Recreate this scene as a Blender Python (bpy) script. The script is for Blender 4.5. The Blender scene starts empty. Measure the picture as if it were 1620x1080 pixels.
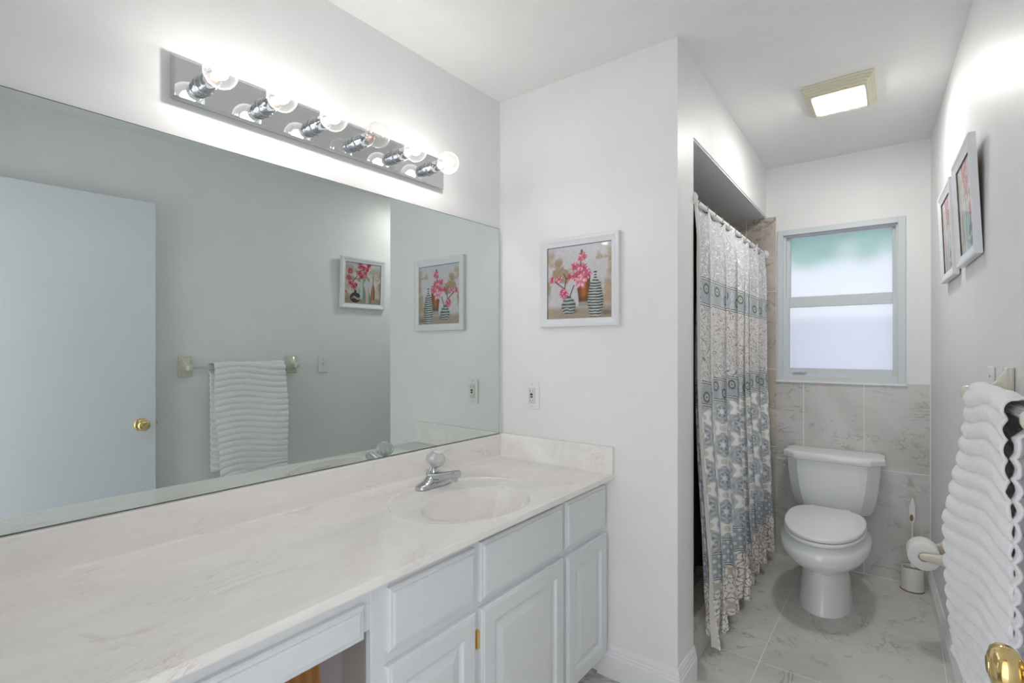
import bpy, bmesh, math, random
import numpy as np
from mathutils import Vector, Matrix
R = math.radians
PI = math.pi
random.seed(7)
sc = bpy.context.scene
COL = sc.collection

# ------------------------------------------------------------------ camera, world, exposure
cam_d = bpy.data.cameras.new('camera')
cam = bpy.data.objects.new('camera', cam_d)
COL.objects.link(cam)
cam.location = (0, 0, 1.3032)
cam.rotation_euler = (R(90), 0, R(37.34))
cam_d.sensor_width = 36
cam_d.lens = 803.48 / 1620 * 36
cam_d.shift_y = 9.93 / 1620
cam_d.clip_start = 0.01
sc.camera = cam

world = bpy.data.worlds.new('world')
sc.world = world
world.use_nodes = True
wn = world.node_tree
wbg = wn.nodes['Background']
wbg.inputs[0].default_value = (0.95, 0.97, 1.0, 1)
wbg.inputs[1].default_value = 1.4

sc.view_settings.view_transform = 'Standard'
sc.view_settings.look = 'None'
sc.view_settings.gamma = 1
sc.view_settings.use_curve_mapping = False
sc.view_settings.exposure = 0.73
sc.cycles.max_bounces = 10
sc.cycles.diffuse_bounces = 6
sc.cycles.glossy_bounces = 6
sc.cycles.transparent_max_bounces = 24
sc.cycles.transmission_bounces = 8
sc.cycles.sample_clamp_indirect = 30
sc.cycles.use_denoising = True
sc.cycles.caustics_reflective = True
sc.cycles.caustics_refractive = False
sc.cycles.blur_glossy = 0.0
BULB_STRENGTH = 43.0
LENS_STRENGTH = 44.0

# ------------------------------------------------------------------ node helpers
def mat(name, color=(0.8, 0.8, 0.8), rough=0.5, metal=0.0, **kw):
    m = bpy.data.materials.new(name)
    m.use_nodes = True
    b = m.node_tree.nodes['Principled BSDF']
    b.inputs['Base Color'].default_value = (*color, 1)
    b.inputs['Roughness'].default_value = rough
    b.inputs['Metallic'].default_value = metal
    for k, v in kw.items():
        b.inputs[k.replace('_', ' ')].default_value = v
    return m

class NT:
    def __init__(s, m):
        s.t = m.node_tree
        s.b = s.t.nodes.get('Principled BSDF')
    def n(s, typ, **kw):
        x = s.t.nodes.new(typ)
        for k, v in kw.items():
            if k.startswith('i_'):
                k = k[2:]
                x.inputs[int(k) if k.isdigit() else k.replace('_', ' ')].default_value = v
            else:
                setattr(x, k, v)
        return x
    def l(s, a, b):
        s.t.links.new(a, b)
    def math(s, op, a, b=None, c=None, clamp=False):
        x = s.t.nodes.new('ShaderNodeMath')
        x.operation = op
        x.use_clamp = clamp
        for i, v in enumerate((a, b, c)):
            if v is None:
                continue
            if isinstance(v, (int, float)):
                x.inputs[i].default_value = v
            else:
                s.l(v, x.inputs[i])
        return x.outputs[0]
    def mix(s, f, a, b, blend='MIX'):
        x = s.t.nodes.new('ShaderNodeMix')
        x.data_type = 'RGBA'
        x.blend_type = blend
        for i, v in ((0, f), (6, a), (7, b)):
            if isinstance(v, (int, float)):
                x.inputs[i].default_value = v
            elif isinstance(v, tuple):
                x.inputs[i].default_value = (*v, 1)
            else:
                s.l(v, x.inputs[i])
        return x.outputs[2]
    def pos(s):
        return s.n('ShaderNodeNewGeometry').outputs['Position']
    def obj(s):
        return s.n('ShaderNodeTexCoord').outputs['Object']
    def noise(s, vec, scale, detail=2, dist=0.0, rough=0.5):
        x = s.n('ShaderNodeTexNoise', i_Scale=scale, i_Detail=detail, i_Distortion=dist, i_Roughness=rough)
        s.l(vec, x.inputs['Vector'])
        return x.outputs['Fac']
    def mapr(s, v, a, b, c=0.0, d=1.0, smooth=True):
        x = s.n('ShaderNodeMapRange')
        x.interpolation_type = 'SMOOTHSTEP' if smooth else 'LINEAR'
        s.l(v, x.inputs[0])
        for i, q in enumerate((a, b, c, d)):
            x.inputs[1 + i].default_value = q
        return x.outputs[0]
    def bump(s, h, strength=0.2, dist=0.01):
        x = s.n('ShaderNodeBump', i_Strength=strength, i_Distance=dist)
        s.l(h, x.inputs['Height'])
        s.l(x.outputs[0], s.b.inputs['Normal'])
    def base(s, c):
        s.l(c, s.b.inputs['Base Color'])

def paint(name, color, rough=0.55, bump=0.12, scale=9.0, coat=0.0):
    m = mat(name, color, rough)
    t = NT(m)
    p = t.obj()
    a = t.noise(p, scale, 3)
    b = t.noise(p, scale * 14, 2)
    h = t.math('ADD', a, t.math('MULTIPLY', b, 0.12))
    t.bump(h, bump, 0.01)
    t.base(t.mix(t.mapr(a, 0.35, 0.65), color, tuple(c * 0.985 for c in color)))
    return m

def marble(name, light, dark, vein, tile=None, grout=(0.75, 0.74, 0.72), gw=0.0022, axes='xy', off=(0, 0), rough=0.25, stain=0.0):
    """tile = (w, h) spacing along the two axes"""
    m = mat(name, light, rough)
    t = NT(m)
    p = t.pos()
    n1 = t.noise(p, 2.2, 5, 0.8, 0.6)
    col = t.mix(t.mapr(n1, 0.35, 0.7), light, dark)
    # diagonal veins
    mp = t.n('ShaderNodeMapping')
    mp.inputs['Rotation'].default_value = (0.5, 0.6, 0.7)
    mp.inputs['Scale'].default_value = (1.0, 1.0, 2.6)
    t.l(p, mp.inputs['Vector'])
    n2 = t.noise(mp.outputs[0], 3.2, 7, 1.2, 0.62)
    v = t.math('ABSOLUTE', t.math('SUBTRACT', n2, 0.5))
    vm = t.math('SUBTRACT', 1.0, t.mapr(v, 0.0, 0.016))
    gate = t.mapr(t.noise(p, 4.5, 2), 0.44, 0.60)
    col = t.mix(t.math('MULTIPLY', t.math('MULTIPLY', vm, gate), 0.75), col, vein)
    n3 = t.noise(p, 14, 4, 0.5)
    col = t.mix(t.mapr(n3, 0.60, 0.74, 0, 0.5), col, vein)
    if stain:
        col = t.mix(t.mapr(t.noise(p, 1.7, 3), 0.45, 0.75, 0, stain), col, tuple(c * 0.7 for c in dark))
    if tile:
        sx = t.n('ShaderNodeSeparateXYZ')
        t.l(p, sx.inputs[0])
        g = None
        for ax, w, o in zip(axes, tile, off):
            if not w:
                continue
            q = t.math('DIVIDE', t.math('SUBTRACT', sx.outputs['XYZ'.index(ax.upper())], o), w)
            fr = t.math('FRACT', t.math('ADD', q, 0.5))
            dd = t.math('MULTIPLY', t.math('ABSOLUTE', t.math('SUBTRACT', fr, 0.5)), w)
            k = t.math('LESS_THAN', dd, gw)
            g = k if g is None else t.math('MAXIMUM', g, k)
        col = t.mix(g, col, grout)
        t.bump(t.math('SUBTRACT', 1.0, g), 0.4, 0.002)
        t.l(t.mapr(g, 0, 1, rough, 0.8), t.b.inputs['Roughness'])
    t.base(col)
    return m

M = {}
M['wall'] = paint('wall_paint', (0.80, 0.80, 0.80), 0.45)
M['ceiling'] = paint('ceiling_paint', (0.83, 0.83, 0.825), 0.7, 0.1, 14)
M['popcorn'] = paint('shower_ceiling_texture', (0.86, 0.87, 0.88), 0.9, 0.8, 60)
M['trim'] = paint('trim_enamel', (0.80, 0.80, 0.81), 0.3, 0.02)
M['cabinet'] = paint('cabinet_enamel', (0.71, 0.725, 0.735), 0.35, 0.06, 30)
M['cabinet_in'] = None
M['door'] = paint('door_enamel', (0.70, 0.73, 0.78), 0.35, 0.03)
M['chrome'] = mat('chrome', (0.58, 0.59, 0.61), 0.09, 1.0)
M['brass'] = mat('polished_brass', (0.78, 0.58, 0.26), 0.10, 1.0)
M['mirror'] = mat('silvered_glass', (0.68, 0.735, 0.715), 0.0, 1.0)
M['mirror_edge'] = mat('mirror_edge', (0.10, 0.13, 0.12), 0.3)
M['plate_mirror'] = mat('bar_mirror', (0.70, 0.72, 0.72), 0.03, 1.0)
M['white_plastic'] = mat('white_plastic', (0.78, 0.78, 0.77), 0.3)
M['black'] = mat('black_plastic_and_shade', (0.012, 0.012, 0.012), 0.4)
M['red'] = mat('red_button', (0.25, 0.02, 0.02), 0.4)
M['frame'] = paint('picture_frame_white', (0.74, 0.74, 0.77), 0.3, 0.02, 40)
M['mdf'] = mat('frame_back_board', (0.24, 0.11, 0.04), 0.8)
M['porcelain'] = mat('porcelain', (0.80, 0.82, 0.82), 0.12, 0.0, Coat_Weight=0.3)
M['seat'] = mat('seat_plastic', (0.80, 0.80, 0.82), 0.22)
M['ceramic'] = mat('cream_ceramic', (0.66, 0.62, 0.53), 0.18, 0.0, Coat_Weight=0.4)
M['rod'] = mat('white_rod', (0.75, 0.75, 0.74), 0.3)
M['hook'] = mat('hook_metal', (0.22, 0.18, 0.14), 0.35, 1.0)
M['paper'] = paint('tissue_paper', (0.80, 0.80, 0.79), 0.9, 0.05, 60)
M['cream'] = mat('cream_plastic', (0.68, 0.67, 0.62), 0.35)
M['fixture'] = mat('ivory_metal', (0.72, 0.69, 0.54), 0.45)
M['alu'] = mat('window_aluminium', (0.62, 0.66, 0.69), 0.35)
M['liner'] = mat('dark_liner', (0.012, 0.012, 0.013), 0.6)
M['grout'] = mat('white_caulk', (0.75, 0.75, 0.72), 0.6)

FLOOR = marble('floor_marble_tile', (0.66, 0.65, 0.62), (0.54, 0.53, 0.505), (0.26, 0.25, 0.23), (0.61, 0.61), (0.80, 0.79, 0.76), 0.0017, 'xy', (-0.463, 2.30), 0.28, 0.3)
WTILE = marble('wall_marble_tile', (0.60, 0.59, 0.575), (0.48, 0.47, 0.45), (0.27, 0.26, 0.245), (0.3045, 0.61), (0.80, 0.80, 0.79), 0.0022, 'xz', (-0.467, 0.612), 0.22)
STILE = marble('shower_marble_tile', (0.60, 0.55, 0.48), (0.45, 0.40, 0.34), (0.17, 0.14, 0.11), (0.3045, 0.49), (0.62, 0.61, 0.58), 0.003, 'xz', (-0.792, 1.66), 0.2)
STILE2 = marble('shower_side_tile', (0.60, 0.55, 0.48), (0.45, 0.40, 0.34), (0.17, 0.14, 0.11), (0.3045, 0.49), (0.62, 0.61, 0.58), 0.003, 'yz', (2.1, 1.66), 0.2)
CURB = marble('curb_marble', (0.62, 0.60, 0.57), (0.5, 0.48, 0.45), (0.3, 0.28, 0.26), None, rough=0.2)

def cultured():
    m = mat('cultured_marble', (0.84, 0.82, 0.78), 0.13, 0.0, Coat_Weight=0.25, Coat_Roughness=0.05)
    t = NT(m)
    p = t.pos()
    mp = t.n('ShaderNodeMapping')
    mp.inputs['Rotation'].default_value = (0, 0, 0.6)
    mp.inputs['Scale'].default_value = (3.5, 1.0, 3.5)
    t.l(p, mp.inputs['Vector'])
    n = t.noise(mp.outputs[0], 3.0, 6, 1.5, 0.6)
    col = t.mix(t.mapr(n, 0.3, 0.7), (0.86, 0.835, 0.795), (0.81, 0.775, 0.74))
    v = t.math('ABSOLUTE', t.math('SUBTRACT', t.noise(mp.outputs[0], 4.2, 7, 2.0, 0.65), 0.5))
    vm = t.math('SUBTRACT', 1.0, t.mapr(v, 0.0, 0.02))
    gate = t.mapr(t.noise(p, 5, 2), 0.52, 0.7)
    col = t.mix(t.math('MULTIPLY', t.math('MULTIPLY', vm, gate), 0.45), col, (0.50, 0.38, 0.34))
    g2 = t.mapr(t.noise(p, 9, 4, 1.0), 0.66, 0.74, 0, 0.35)
    col = t.mix(g2, col, (0.60, 0.44, 0.40))
    t.base(col)
    return m
M['counter'] = cultured()

def cab_inside():
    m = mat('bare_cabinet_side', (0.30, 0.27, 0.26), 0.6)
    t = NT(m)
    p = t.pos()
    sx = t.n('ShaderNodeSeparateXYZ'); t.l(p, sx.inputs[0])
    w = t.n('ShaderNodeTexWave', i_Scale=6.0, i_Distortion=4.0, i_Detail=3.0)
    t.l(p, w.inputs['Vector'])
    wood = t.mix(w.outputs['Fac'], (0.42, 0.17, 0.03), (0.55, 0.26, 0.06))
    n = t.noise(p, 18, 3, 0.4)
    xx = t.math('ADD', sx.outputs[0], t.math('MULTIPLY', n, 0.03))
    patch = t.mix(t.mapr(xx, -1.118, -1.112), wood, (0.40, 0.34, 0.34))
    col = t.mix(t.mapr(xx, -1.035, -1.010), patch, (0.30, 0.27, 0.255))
    t.base(col)
    return m
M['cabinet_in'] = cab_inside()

def acrylic():
    m = bpy.data.materials.new('clear_acrylic')
    m.use_nodes = True
    t = NT(m)
    out = t.t.nodes['Material Output']
    tr = t.n('ShaderNodeBsdfTransparent', i_Color=(0.90, 0.92, 0.92, 1))
    gl = t.n('ShaderNodeBsdfGlossy', i_Roughness=0.03, i_Color=(0.95, 0.97, 0.97, 1))
    fr = t.n('ShaderNodeFresnel', i_IOR=1.6)
    mx = t.n('ShaderNodeMixShader')
    t.l(t.math('ADD', t.math('MULTIPLY', fr.outputs[0], 1.2), 0.08, clamp=True), mx.inputs[0])
    t.l(tr.outputs[0], mx.inputs[1]); t.l(gl.outputs[0], mx.inputs[2])
    df = t.n('ShaderNodeBsdfDiffuse', i_Color=(0.9, 0.91, 0.91, 1))
    m2 = t.n('ShaderNodeMixShader', i_0=0.34)
    t.l(mx.outputs[0], m2.inputs[1]); t.l(df.outputs[0], m2.inputs[2])
    t.l(m2.outputs[0], out.inputs[0])
    return m
M['acrylic'] = acrylic()

def globe(name, haze):
    m = bpy.data.materials.new(name)
    m.use_nodes = True
    t = NT(m)
    out = t.t.nodes['Material Output']
    tr = t.n('ShaderNodeBsdfTransparent', i_Color=(0.97, 0.97, 0.97, 1))
    gl = t.n('ShaderNodeBsdfGlossy', i_Roughness=0.02, i_Color=(1, 1, 1, 1))
    lw = t.n('ShaderNodeLayerWeight', i_Blend=0.35)
    mx = t.n('ShaderNodeMixShader')
    t.l(t.math('ADD', t.math('MULTIPLY', t.math('POWER', lw.outputs['Facing'], 2.0), 0.35), 0.04), mx.inputs[0])
    t.l(tr.outputs[0], mx.inputs[1]); t.l(gl.outputs[0], mx.inputs[2])
    a = t.n('ShaderNodeBsdfTranslucent', i_Color=(0.9, 0.9, 0.88, 1))
    m2 = t.n('ShaderNodeMixShader')
    t.l(t.mapr(lw.outputs['Facing'], 0.1, 0.9, haze, haze * 3.5), m2.inputs[0])
    t.l(mx.outputs[0], m2.inputs[1]); t.l(a.outputs[0], m2.inputs[2])
    t.l(m2.outputs[0], out.inputs[0])
    return m
M['globe'] = globe('bulb_glass', 0.018)
M['globe_off'] = globe('bulb_glass_unlit', 0.05)

def emis(name, col, s):
    m = bpy.data.materials.new(name)
    m.use_nodes = True
    t = NT(m)
    e = t.n('ShaderNodeEmission', i_Strength=s, i_Color=(*col, 1))
    t.l(e.outputs[0], t.t.nodes['Material Output'].inputs[0])
    return m
M['filament'] = emis('glowing_filament', (1.0, 0.97, 0.925), BULB_STRENGTH)
M['lens'] = emis('lit_diffuser', (1.0, 0.985, 0.95), LENS_STRENGTH)
M['filament_off'] = mat('cold_filament', (0.5, 0.35, 0.3), 0.4, 0.5)

def frosted():
    m = bpy.data.materials.new('frosted_glass')
    m.use_nodes = True
    t = NT(m)
    out = t.t.nodes['Material Output']
    rf = t.n('ShaderNodeBsdfRefraction', i_Roughness=0.34, i_IOR=1.12, i_Color=(0.78, 0.79, 0.80, 1))
    tl = t.n('ShaderNodeBsdfTranslucent', i_Color=(0.74, 0.78, 0.85, 1))
    gl = t.n('ShaderNodeBsdfGlossy', i_Roughness=0.2)
    m1 = t.n('ShaderNodeMixShader', i_0=0.35)
    t.l(rf.outputs[0], m1.inputs[1]); t.l(tl.outputs[0], m1.inputs[2])
    m2 = t.n('ShaderNodeMixShader', i_0=0.04)
    t.l(m1.outputs[0], m2.inputs[1]); t.l(gl.outputs[0], m2.inputs[2])
    t.l(m2.outputs[0], out.inputs[0])
    return m
M['frosted'] = frosted()

def terry():
    m = mat('white_terry', (0.82, 0.82, 0.84), 0.95)
    t = NT(m)
    p = t.obj()
    t.bump(t.noise(p, 420, 3), 0.4, 0.003)
    t.b.inputs['Sheen Weight'].default_value = 0.3
    return m
M['terry'] = terry()

def attr_mat(name, attr='paint', rough=0.4, coat=0.0, bump=0.0, bscale=300):
    m = mat(name, (1, 1, 1), rough)
    t = NT(m)
    a = t.n('ShaderNodeAttribute', attribute_name=attr)
    t.base(a.outputs['Color'])
    t.b.inputs['Coat Weight'].default_value = coat
    t.b.inputs['Coat Roughness'].default_value = 0.04
    if bump:
        t.bump(t.noise(t.obj(), bscale, 2), bump, 0.002)
    return m
M['art'] = attr_mat('printed_painting', rough=0.35, coat=0.5)
M['cloth'] = attr_mat('patterned_cloth', rough=0.8, bump=0.2)
M['cloth'].node_tree.nodes['Principled BSDF'].inputs['Sheen Weight'].default_value = 0.15

# ------------------------------------------------------------------ mesh helpers
class MB:
    def __init__(s):
        s.bm = bmesh.new()
    def add(s, other):
        me = bpy.data.meshes.new('tmp')
        other.to_mesh(me)
        s.bm.from_mesh(me)
        bpy.data.meshes.remove(me)
        other.free()
    def box(s, x0, x1, y0, y1, z0, z1, bev=0.0, seg=2, mtx=None):
        b = bmesh.new()
        v = [b.verts.new((x, y, z)) for x in (x0, x1) for y in (y0, y1) for z in (z0, z1)]
        for f in ((0, 1, 3, 2), (4, 6, 7, 5), (0, 4, 5, 1), (2, 3, 7, 6), (0, 2, 6, 4), (1, 5, 7, 3)):
            b.faces.new([v[i] for i in f])
        if bev:
            bmesh.ops.bevel(b, geom=b.edges[:], offset=bev, segments=seg, affect='EDGES', profile=0.5)
        if mtx:
            b.transform(mtx)
        bmesh.ops.recalc_face_normals(b, faces=b.faces[:])
        s.add(b)
        return s
    def prism(s, pts, z0, z1, bev=0.0, seg=2, mtx=None):
        """polygon pts (x,y) extruded in z"""
        b = bmesh.new()
        lo = [b.verts.new((x, y, z0)) for x, y in pts]
        hi = [b.verts.new((x, y, z1)) for x, y in pts]
        b.faces.new(lo[::-1]); b.faces.new(hi)
        n = len(pts)
        for i in range(n):
            b.faces.new((lo[i], lo[(i + 1) % n], hi[(i + 1) % n], hi[i]))
        if bev:
            bmesh.ops.bevel(b, geom=b.edges[:], offset=bev, segments=seg, affect='EDGES', profile=0.5)
        if mtx:
            b.transform(mtx)
        bmesh.ops.recalc_face_normals(b, faces=b.faces[:])
        s.add(b)
        return s
    def loft(s, rings, cap=True, closed=True, mtx=None):
        b = bmesh.new()
        vs = [[b.verts.new(p) for p in r] for r in rings]
        n = len(rings[0])
        for a, c in zip(vs[:-1], vs[1:]):
            for i in range(n if closed else n - 1):
                j = (i + 1) % n
                b.faces.new((a[i], a[j], c[j], c[i]))
        if cap:
            b.faces.new(vs[0][::-1]); b.faces.new(vs[-1])
        if mtx:
            b.transform(mtx)
        bmesh.ops.recalc_face_normals(b, faces=b.faces[:])
        s.add(b)
        return s
    def lathe(s, prof, n=32, mtx=None, cap=True):
        rings = [[(r * math.cos(2 * PI * i / n), r * math.sin(2 * PI * i / n), z) for i in range(n)] for r, z in prof]
        return s.loft(rings, cap, True, mtx)
    def tube(s, pts, rad, n=12):
        pts = [Vector(p) for p in pts]
        if isinstance(rad, (int, float)):
            rad = [rad] * len(pts)
        rings = []
        up = None
        for i, p in enumerate(pts):
            d = (pts[min(i + 1, len(pts) - 1)] - pts[max(i - 1, 0)]).normalized()
            if up is None:
                up = Vector((0, 0, 1)) if abs(d.z) < 0.9 else Vector((1, 0, 0))
            a = d.cross(up).normalized()
            up = a.cross(d).normalized()
            rings.append([tuple(p + (a * math.cos(2 * PI * k / n) + up * math.sin(2 * PI * k / n)) * rad[i]) for k in range(n)])
        return s.loft(rings)
    def build(s, name, m, parent=None, smooth=None, mtx=None):
        me = bpy.data.meshes.new(name)
        if mtx:
            s.bm.transform(mtx)
        s.bm.to_mesh(me)
        s.bm.free()
        if smooth is not None:
            for p in me.polygons:
                p.use_smooth = True
            try:
                me.set_sharp_from_angle(angle=R(smooth))
            except Exception:
                pass
        for mm in (m if isinstance(m, (list, tuple)) else [m]):
            me.materials.append(mm)
        o = bpy.data.objects.new(name, me)
        COL.objects.link(o)
        if parent:
            o.parent = parent
        return o

def empty(name, loc=(0, 0, 0), rz=0.0, rot=None):
    o = bpy.data.objects.new(name, None)
    o.location = loc
    o.rotation_euler = rot if rot else (0, 0, rz)
    o.empty_display_size = 0.05
    COL.objects.link(o)
    return o
def tag(o, label=None, cat=None, group=None, kind=None):
    if label: o['label'] = label
    if cat: o['category'] = cat
    if group: o['group'] = group
    if kind: o['kind'] = kind
    return o
def struct(o):
    o['kind'] = 'structure'
    return o

# matrix frames: axis map
def frame_m(origin, ex, ey, ez):
    m = Matrix.Identity(4)
    for i, e in enumerate((ex, ey, ez)):
        for k in range(3):
            m[k][i] = e[k]
    for k in range(3):
        m[k][3] = origin[k]
    return m
def axis_m(p, d):
    """matrix sending +Z to direction d, origin to p"""
    q = Vector((0, 0, 1)).rotation_difference(Vector(d).normalized())
    return Matrix.Translation(p) @ q.to_matrix().to_4x4()

# ------------------------------------------------------------------ room numbers
H = 2.44
xL = lambda y: -1.4799 + 0.0158 * (y - 1.5)        # mirror wall
xR = lambda y: 0.2029 - 0.0435 * (y - 2.0)         # right wall
xS = lambda y: -0.6472 - 0.0177 * (y - 2.0)        # pier / soffit / shower line
YD, YD2 = 1.842, 2.032                             # vanity end wall front and back
YF = 3.564                                         # window wall
YB = 0.045                                         # wall with the doorway
aL, aR = -0.0158, 0.0435
T = 0.12

# floor / ceiling
struct(MB().box(-1.75, 0.55, -1.2, 3.78, -0.1, 0.0).build('floor', FLOOR))
struct(MB().box(-1.75, 0.55, -1.2, 3.78, H, H + 0.1).build('ceiling', M['ceiling']))
struct(MB().prism([(xL(-0.1), -0.1), (xL(3.7), 3.7), (xL(3.7) - T, 3.7), (xL(-0.1) - T, -0.1)], 0, H).build('wall_left', M['wall']))
struct(MB().prism([(xR(-0.1), -0.1), (xR(3.7), 3.7), (xR(3.7) + T, 3.7), (xR(-0.1) + T, -0.1)][::-1], 0, H).build('wall_right', M['wall']))
struct(MB().prism([(xL(YD) - 0.002, YD), (xS(YD), YD), (xS(YD2), YD2), (xL(YD2) - 0.002, YD2)], 0, H).build('wall_middle', M['wall']))
# far wall with window opening
wx0, wx1, wz0, wz1 = -0.598, 0.020, 1.104, 2.028
b = MB()
b.box(-1.75, wx0, YF, YF + T, 0, H).box(wx1, 0.4, YF, YF + T, 0, H).box(wx0, wx1, YF, YF + T, 0, wz0).box(wx0, wx1, YF, YF + T, wz1, H)
struct(b.build('wall_far', M['wall']))
# back wall with doorway (camera stands in it)
b = MB()
b.box(-1.62, -0.66, YB - T, YB, 0, H).box(-0.66, xR(0) - 0.03, YB - T, YB, 2.09, H).box(xR(0) - 0.03, 0.45, YB - T, YB, 0, H)
struct(b.build('wall_back', M['wall']))
# soffit over shower
struct(MB().prism([(xL(YD2), YD2), (xS(YD2), YD2), (xS(YF), YF), (xL(YF), YF)], 2.137, H).build('wall_soffit', M['wall']))
struct(MB().prism([(xL(YD2), YD2 + .001), (xS(YD2) - .004, YD2 + .001), (xS(YF) - .004, YF), (xL(YF), YF)], 2.129, 2.137).build('ceiling_shower', M['popcorn']))

# tiles: far wall wainscot and shower surround
struct(MB().box(-0.619, xR(YF) + 0.001, YF - 0.007, YF, 0, 1.103).build('trim_wall_tile', WTILE))
struct(MB().box(xL(YF), -0.619, YF - 0.010, YF + 0.0005, 0, 2.129).build('trim_shower_tile', STILE))
struct(MB().prism([(xL(YD2), YD2 + .008), (xL(YF), YF - .01), (xL(YF) + .01, YF - .01), (xL(YD2) + .01, YD2 + .008)][::-1], 0, 2.129).build('trim_shower_side_tile', STILE2))
struct(MB().box(xL(YD2), xS(YD2) - 0.03, YD2, YD2 + 0.008, 0, 2.129).build('trim_shower_head_tile', STILE))
struct(MB().box(xR(YF) - 0.004, xR(YF) + 0.001, YF - 0.012, YF - 0.007, 0, 1.104).build('trim_caulk', M['grout']))
# shower curb
b = MB()
b.prism([(xS(YD2) - 0.10, YD2 + .008), (xS(YF) - 0.10, YF - .01), (xS(YF) - 0.014, YF - .01), (xS(YD2) - 0.014, YD2 + .0)], 0, 0.205, 0.004)
struct(b.build('trim_shower_curb', CURB))

# baseboards
def baseboard(name, p0, p1, h=0.13, depth=0.015, ext0=0.0, ext1=0.0):
    p0, p1 = Vector((*p0, 0)), Vector((*p1, 0))
    d = (p1 - p0).normalized()
    nrm = Vector((d.y, -d.x, 0))
    prof = [(0, 0), (depth, 0), (depth, h * 0.66), (depth * 0.80, h * 0.70), (depth * 0.80, h * 0.76), (depth * 0.62, h * 0.80), (depth * 0.62, h * 0.86), (depth * 0.30, h * 0.96), (depth * 0.18, h), (0, h)]
    r0 = [tuple(p0 - d * (ext0 * q[0] / depth) + nrm * q[0] + Vector((0, 0, q[1]))) for q in prof]
    r1 = [tuple(p1 + d * (ext1 * q[0] / depth) + nrm * q[0] + Vector((0, 0, q[1]))) for q in prof]
    return struct(MB().loft([r0, r1]).build(name, M['trim']))
bd = 0.015
baseboard('baseboard_middle', (-0.965, YD), (xS(YD), YD), ext1=bd)
baseboard('baseboard_pier', (xS(YD), YD), (xS(YD2), YD2), ext0=bd)
baseboard('baseboard_right', (xR(YF - 0.01), YF - 0.01), (xR(0.97), 0.97), h=0.11)

# ------------------------------------------------------------------ window
def window():
    root = struct(empty('window_1', (0, YF, 0)))
    yo = 0.0
    def ring(x0, x1, z0, z1, w, y0, y1, bev=0.002, wt=None, wb=None):
        wt = w if wt is None else wt
        wb = w if wb is None else wb
        b = MB()
        b.box(x0, x0 + w, y0, y1, z0, z1, bev).box(x1 - w, x1, y0, y1, z0, z1, bev)
        b.box(x0 + w, x1 - w, y0, y1, z1 - wt, z1, bev).box(x0 + w, x1 - w, y0, y1, z0, z0 + wb, bev)
        return b
    b = ring(wx0 - 0.014, wx1 + 0.008, wz0 - 0.002, wz1 + 0.008, 0.034, -0.010, 0.10, wb=0.03)
    for o in (0,):
        b.add(ring(wx0 + 0.016, wx1 - 0.020, wz0 + 0.024, wz1 - 0.020, 0.016, 0.012, 0.10).bm)
    b.build('window_frame', M['alu'], root)
    # upper sash (further out), lower sash (closer in)
    s1 = ring(-0.568, -0.010, 1.575, 2.000, 0.022, 0.045, 0.070, wt=0.006, wb=0.045).build('upper_sash', M['alu'], root)
    s2 = ring(-0.568, -0.010, 1.131, 1.618, 0.020, 0.015, 0.042, wt=0.064, wb=0.047).build('lower_sash', M['alu'], root)
    MB().box(-0.546, -0.032, 0.056, 0.060, 1.60, 1.995).build('pane', M['frosted'], s1)
    MB().box(-0.548, -0.030, 0.027, 0.031, 1.17, 1.56).build('pane', M['frosted'], s2)
    MB().box(-0.528, -0.455, 0.000, 0.016, 1.150, 1.166, 0.002).box(-0.50, -0.48, -0.006, 0.002, 1.152, 1.162, 0.002).build('latch', M['alu'], s2)
    MB().box(wx0 - 0.02, wx1 + 0.012, -0.018, 0.0, wz0 - 0.014, wz0 - 0.002, 0.002).build('window_sill', M['trim'], root)
    MB().box(wx0, wx1, 0.0, 0.003, wz0, wz0 + 0.001).build('weatherstrip', M['black'], root)
window()

# ------------------------------------------------------------------ outdoors beyond the frosted window
def outdoors():
    m_st = paint('stucco', (0.80, 0.80, 0.90), 0.9, 0.3, 40)
    struct(MB().box(-4, 3, 6.3, 6.5, -0.4, 1.62).build('wall_outside', m_st))
    gm = mat('lawn', (0.16, 0.22, 0.10), 0.9)
    struct(MB().box(-5, 4, 3.72, 9, -0.5, -0.4).build('ground', paint('pale_paving', (0.62, 0.62, 0.70), 0.9)))
    lm = mat('canopy_leaves', (0.16, 0.42, 0.30), 0.8)
    t = NT(lm)
    t.base(t.mix(t.noise(t.obj(), 5, 3), (0.10, 0.55, 0.34), (0.24, 0.78, 0.54)))
    bk = mat('bark', (0.12, 0.09, 0.06), 0.9)
    for i, (x, y, s) in enumerate([(-2.3, 8.3, 1.0)]):
        tr = tag(empty('tree', (x, y, -0.4)), 'leafy green tree outdoors, blurred behind the frosted upper pane', 'tree')
        MB().tube([(0, 0, 0), (0.05, 0, 1.5), (0.3, 0.05, 3.0), (0.9, 0, 4.2)], [0.13, 0.10, 0.07, 0.03]).build('trunk', bk, tr, 40)
        b = bmesh.new()
        rr = random.Random(i + 3)
        n = 5200
        for k in range(n):
            th, ph, q = rr.uniform(0, 2 * PI), math.acos(rr.uniform(-1, 1)), rr.random() ** 0.4
            c = Vector((math.cos(th) * math.sin(ph) * 3.2 * q + 0.9, math.sin(th) * math.sin(ph) * 1.1 * q, 4.1 * s + math.cos(ph) * 1.25 * q))
            a = Vector((rr.gauss(0, 1), rr.gauss(0, 1), rr.gauss(0, 1))).normalized() * 0.13
            d = a.cross(Vector((rr.gauss(0, 1), rr.gauss(0, 1), rr.gauss(0, 1)))).normalized() * 0.06
            b.faces.new([b.verts.new(c - a), b.verts.new(c + d), b.verts.new(c + a), b.verts.new(c - d)])
        mb = MB(); mb.bm.free(); mb.bm = b
        mb.build('foliage', lm, tr)
outdoors()

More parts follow.
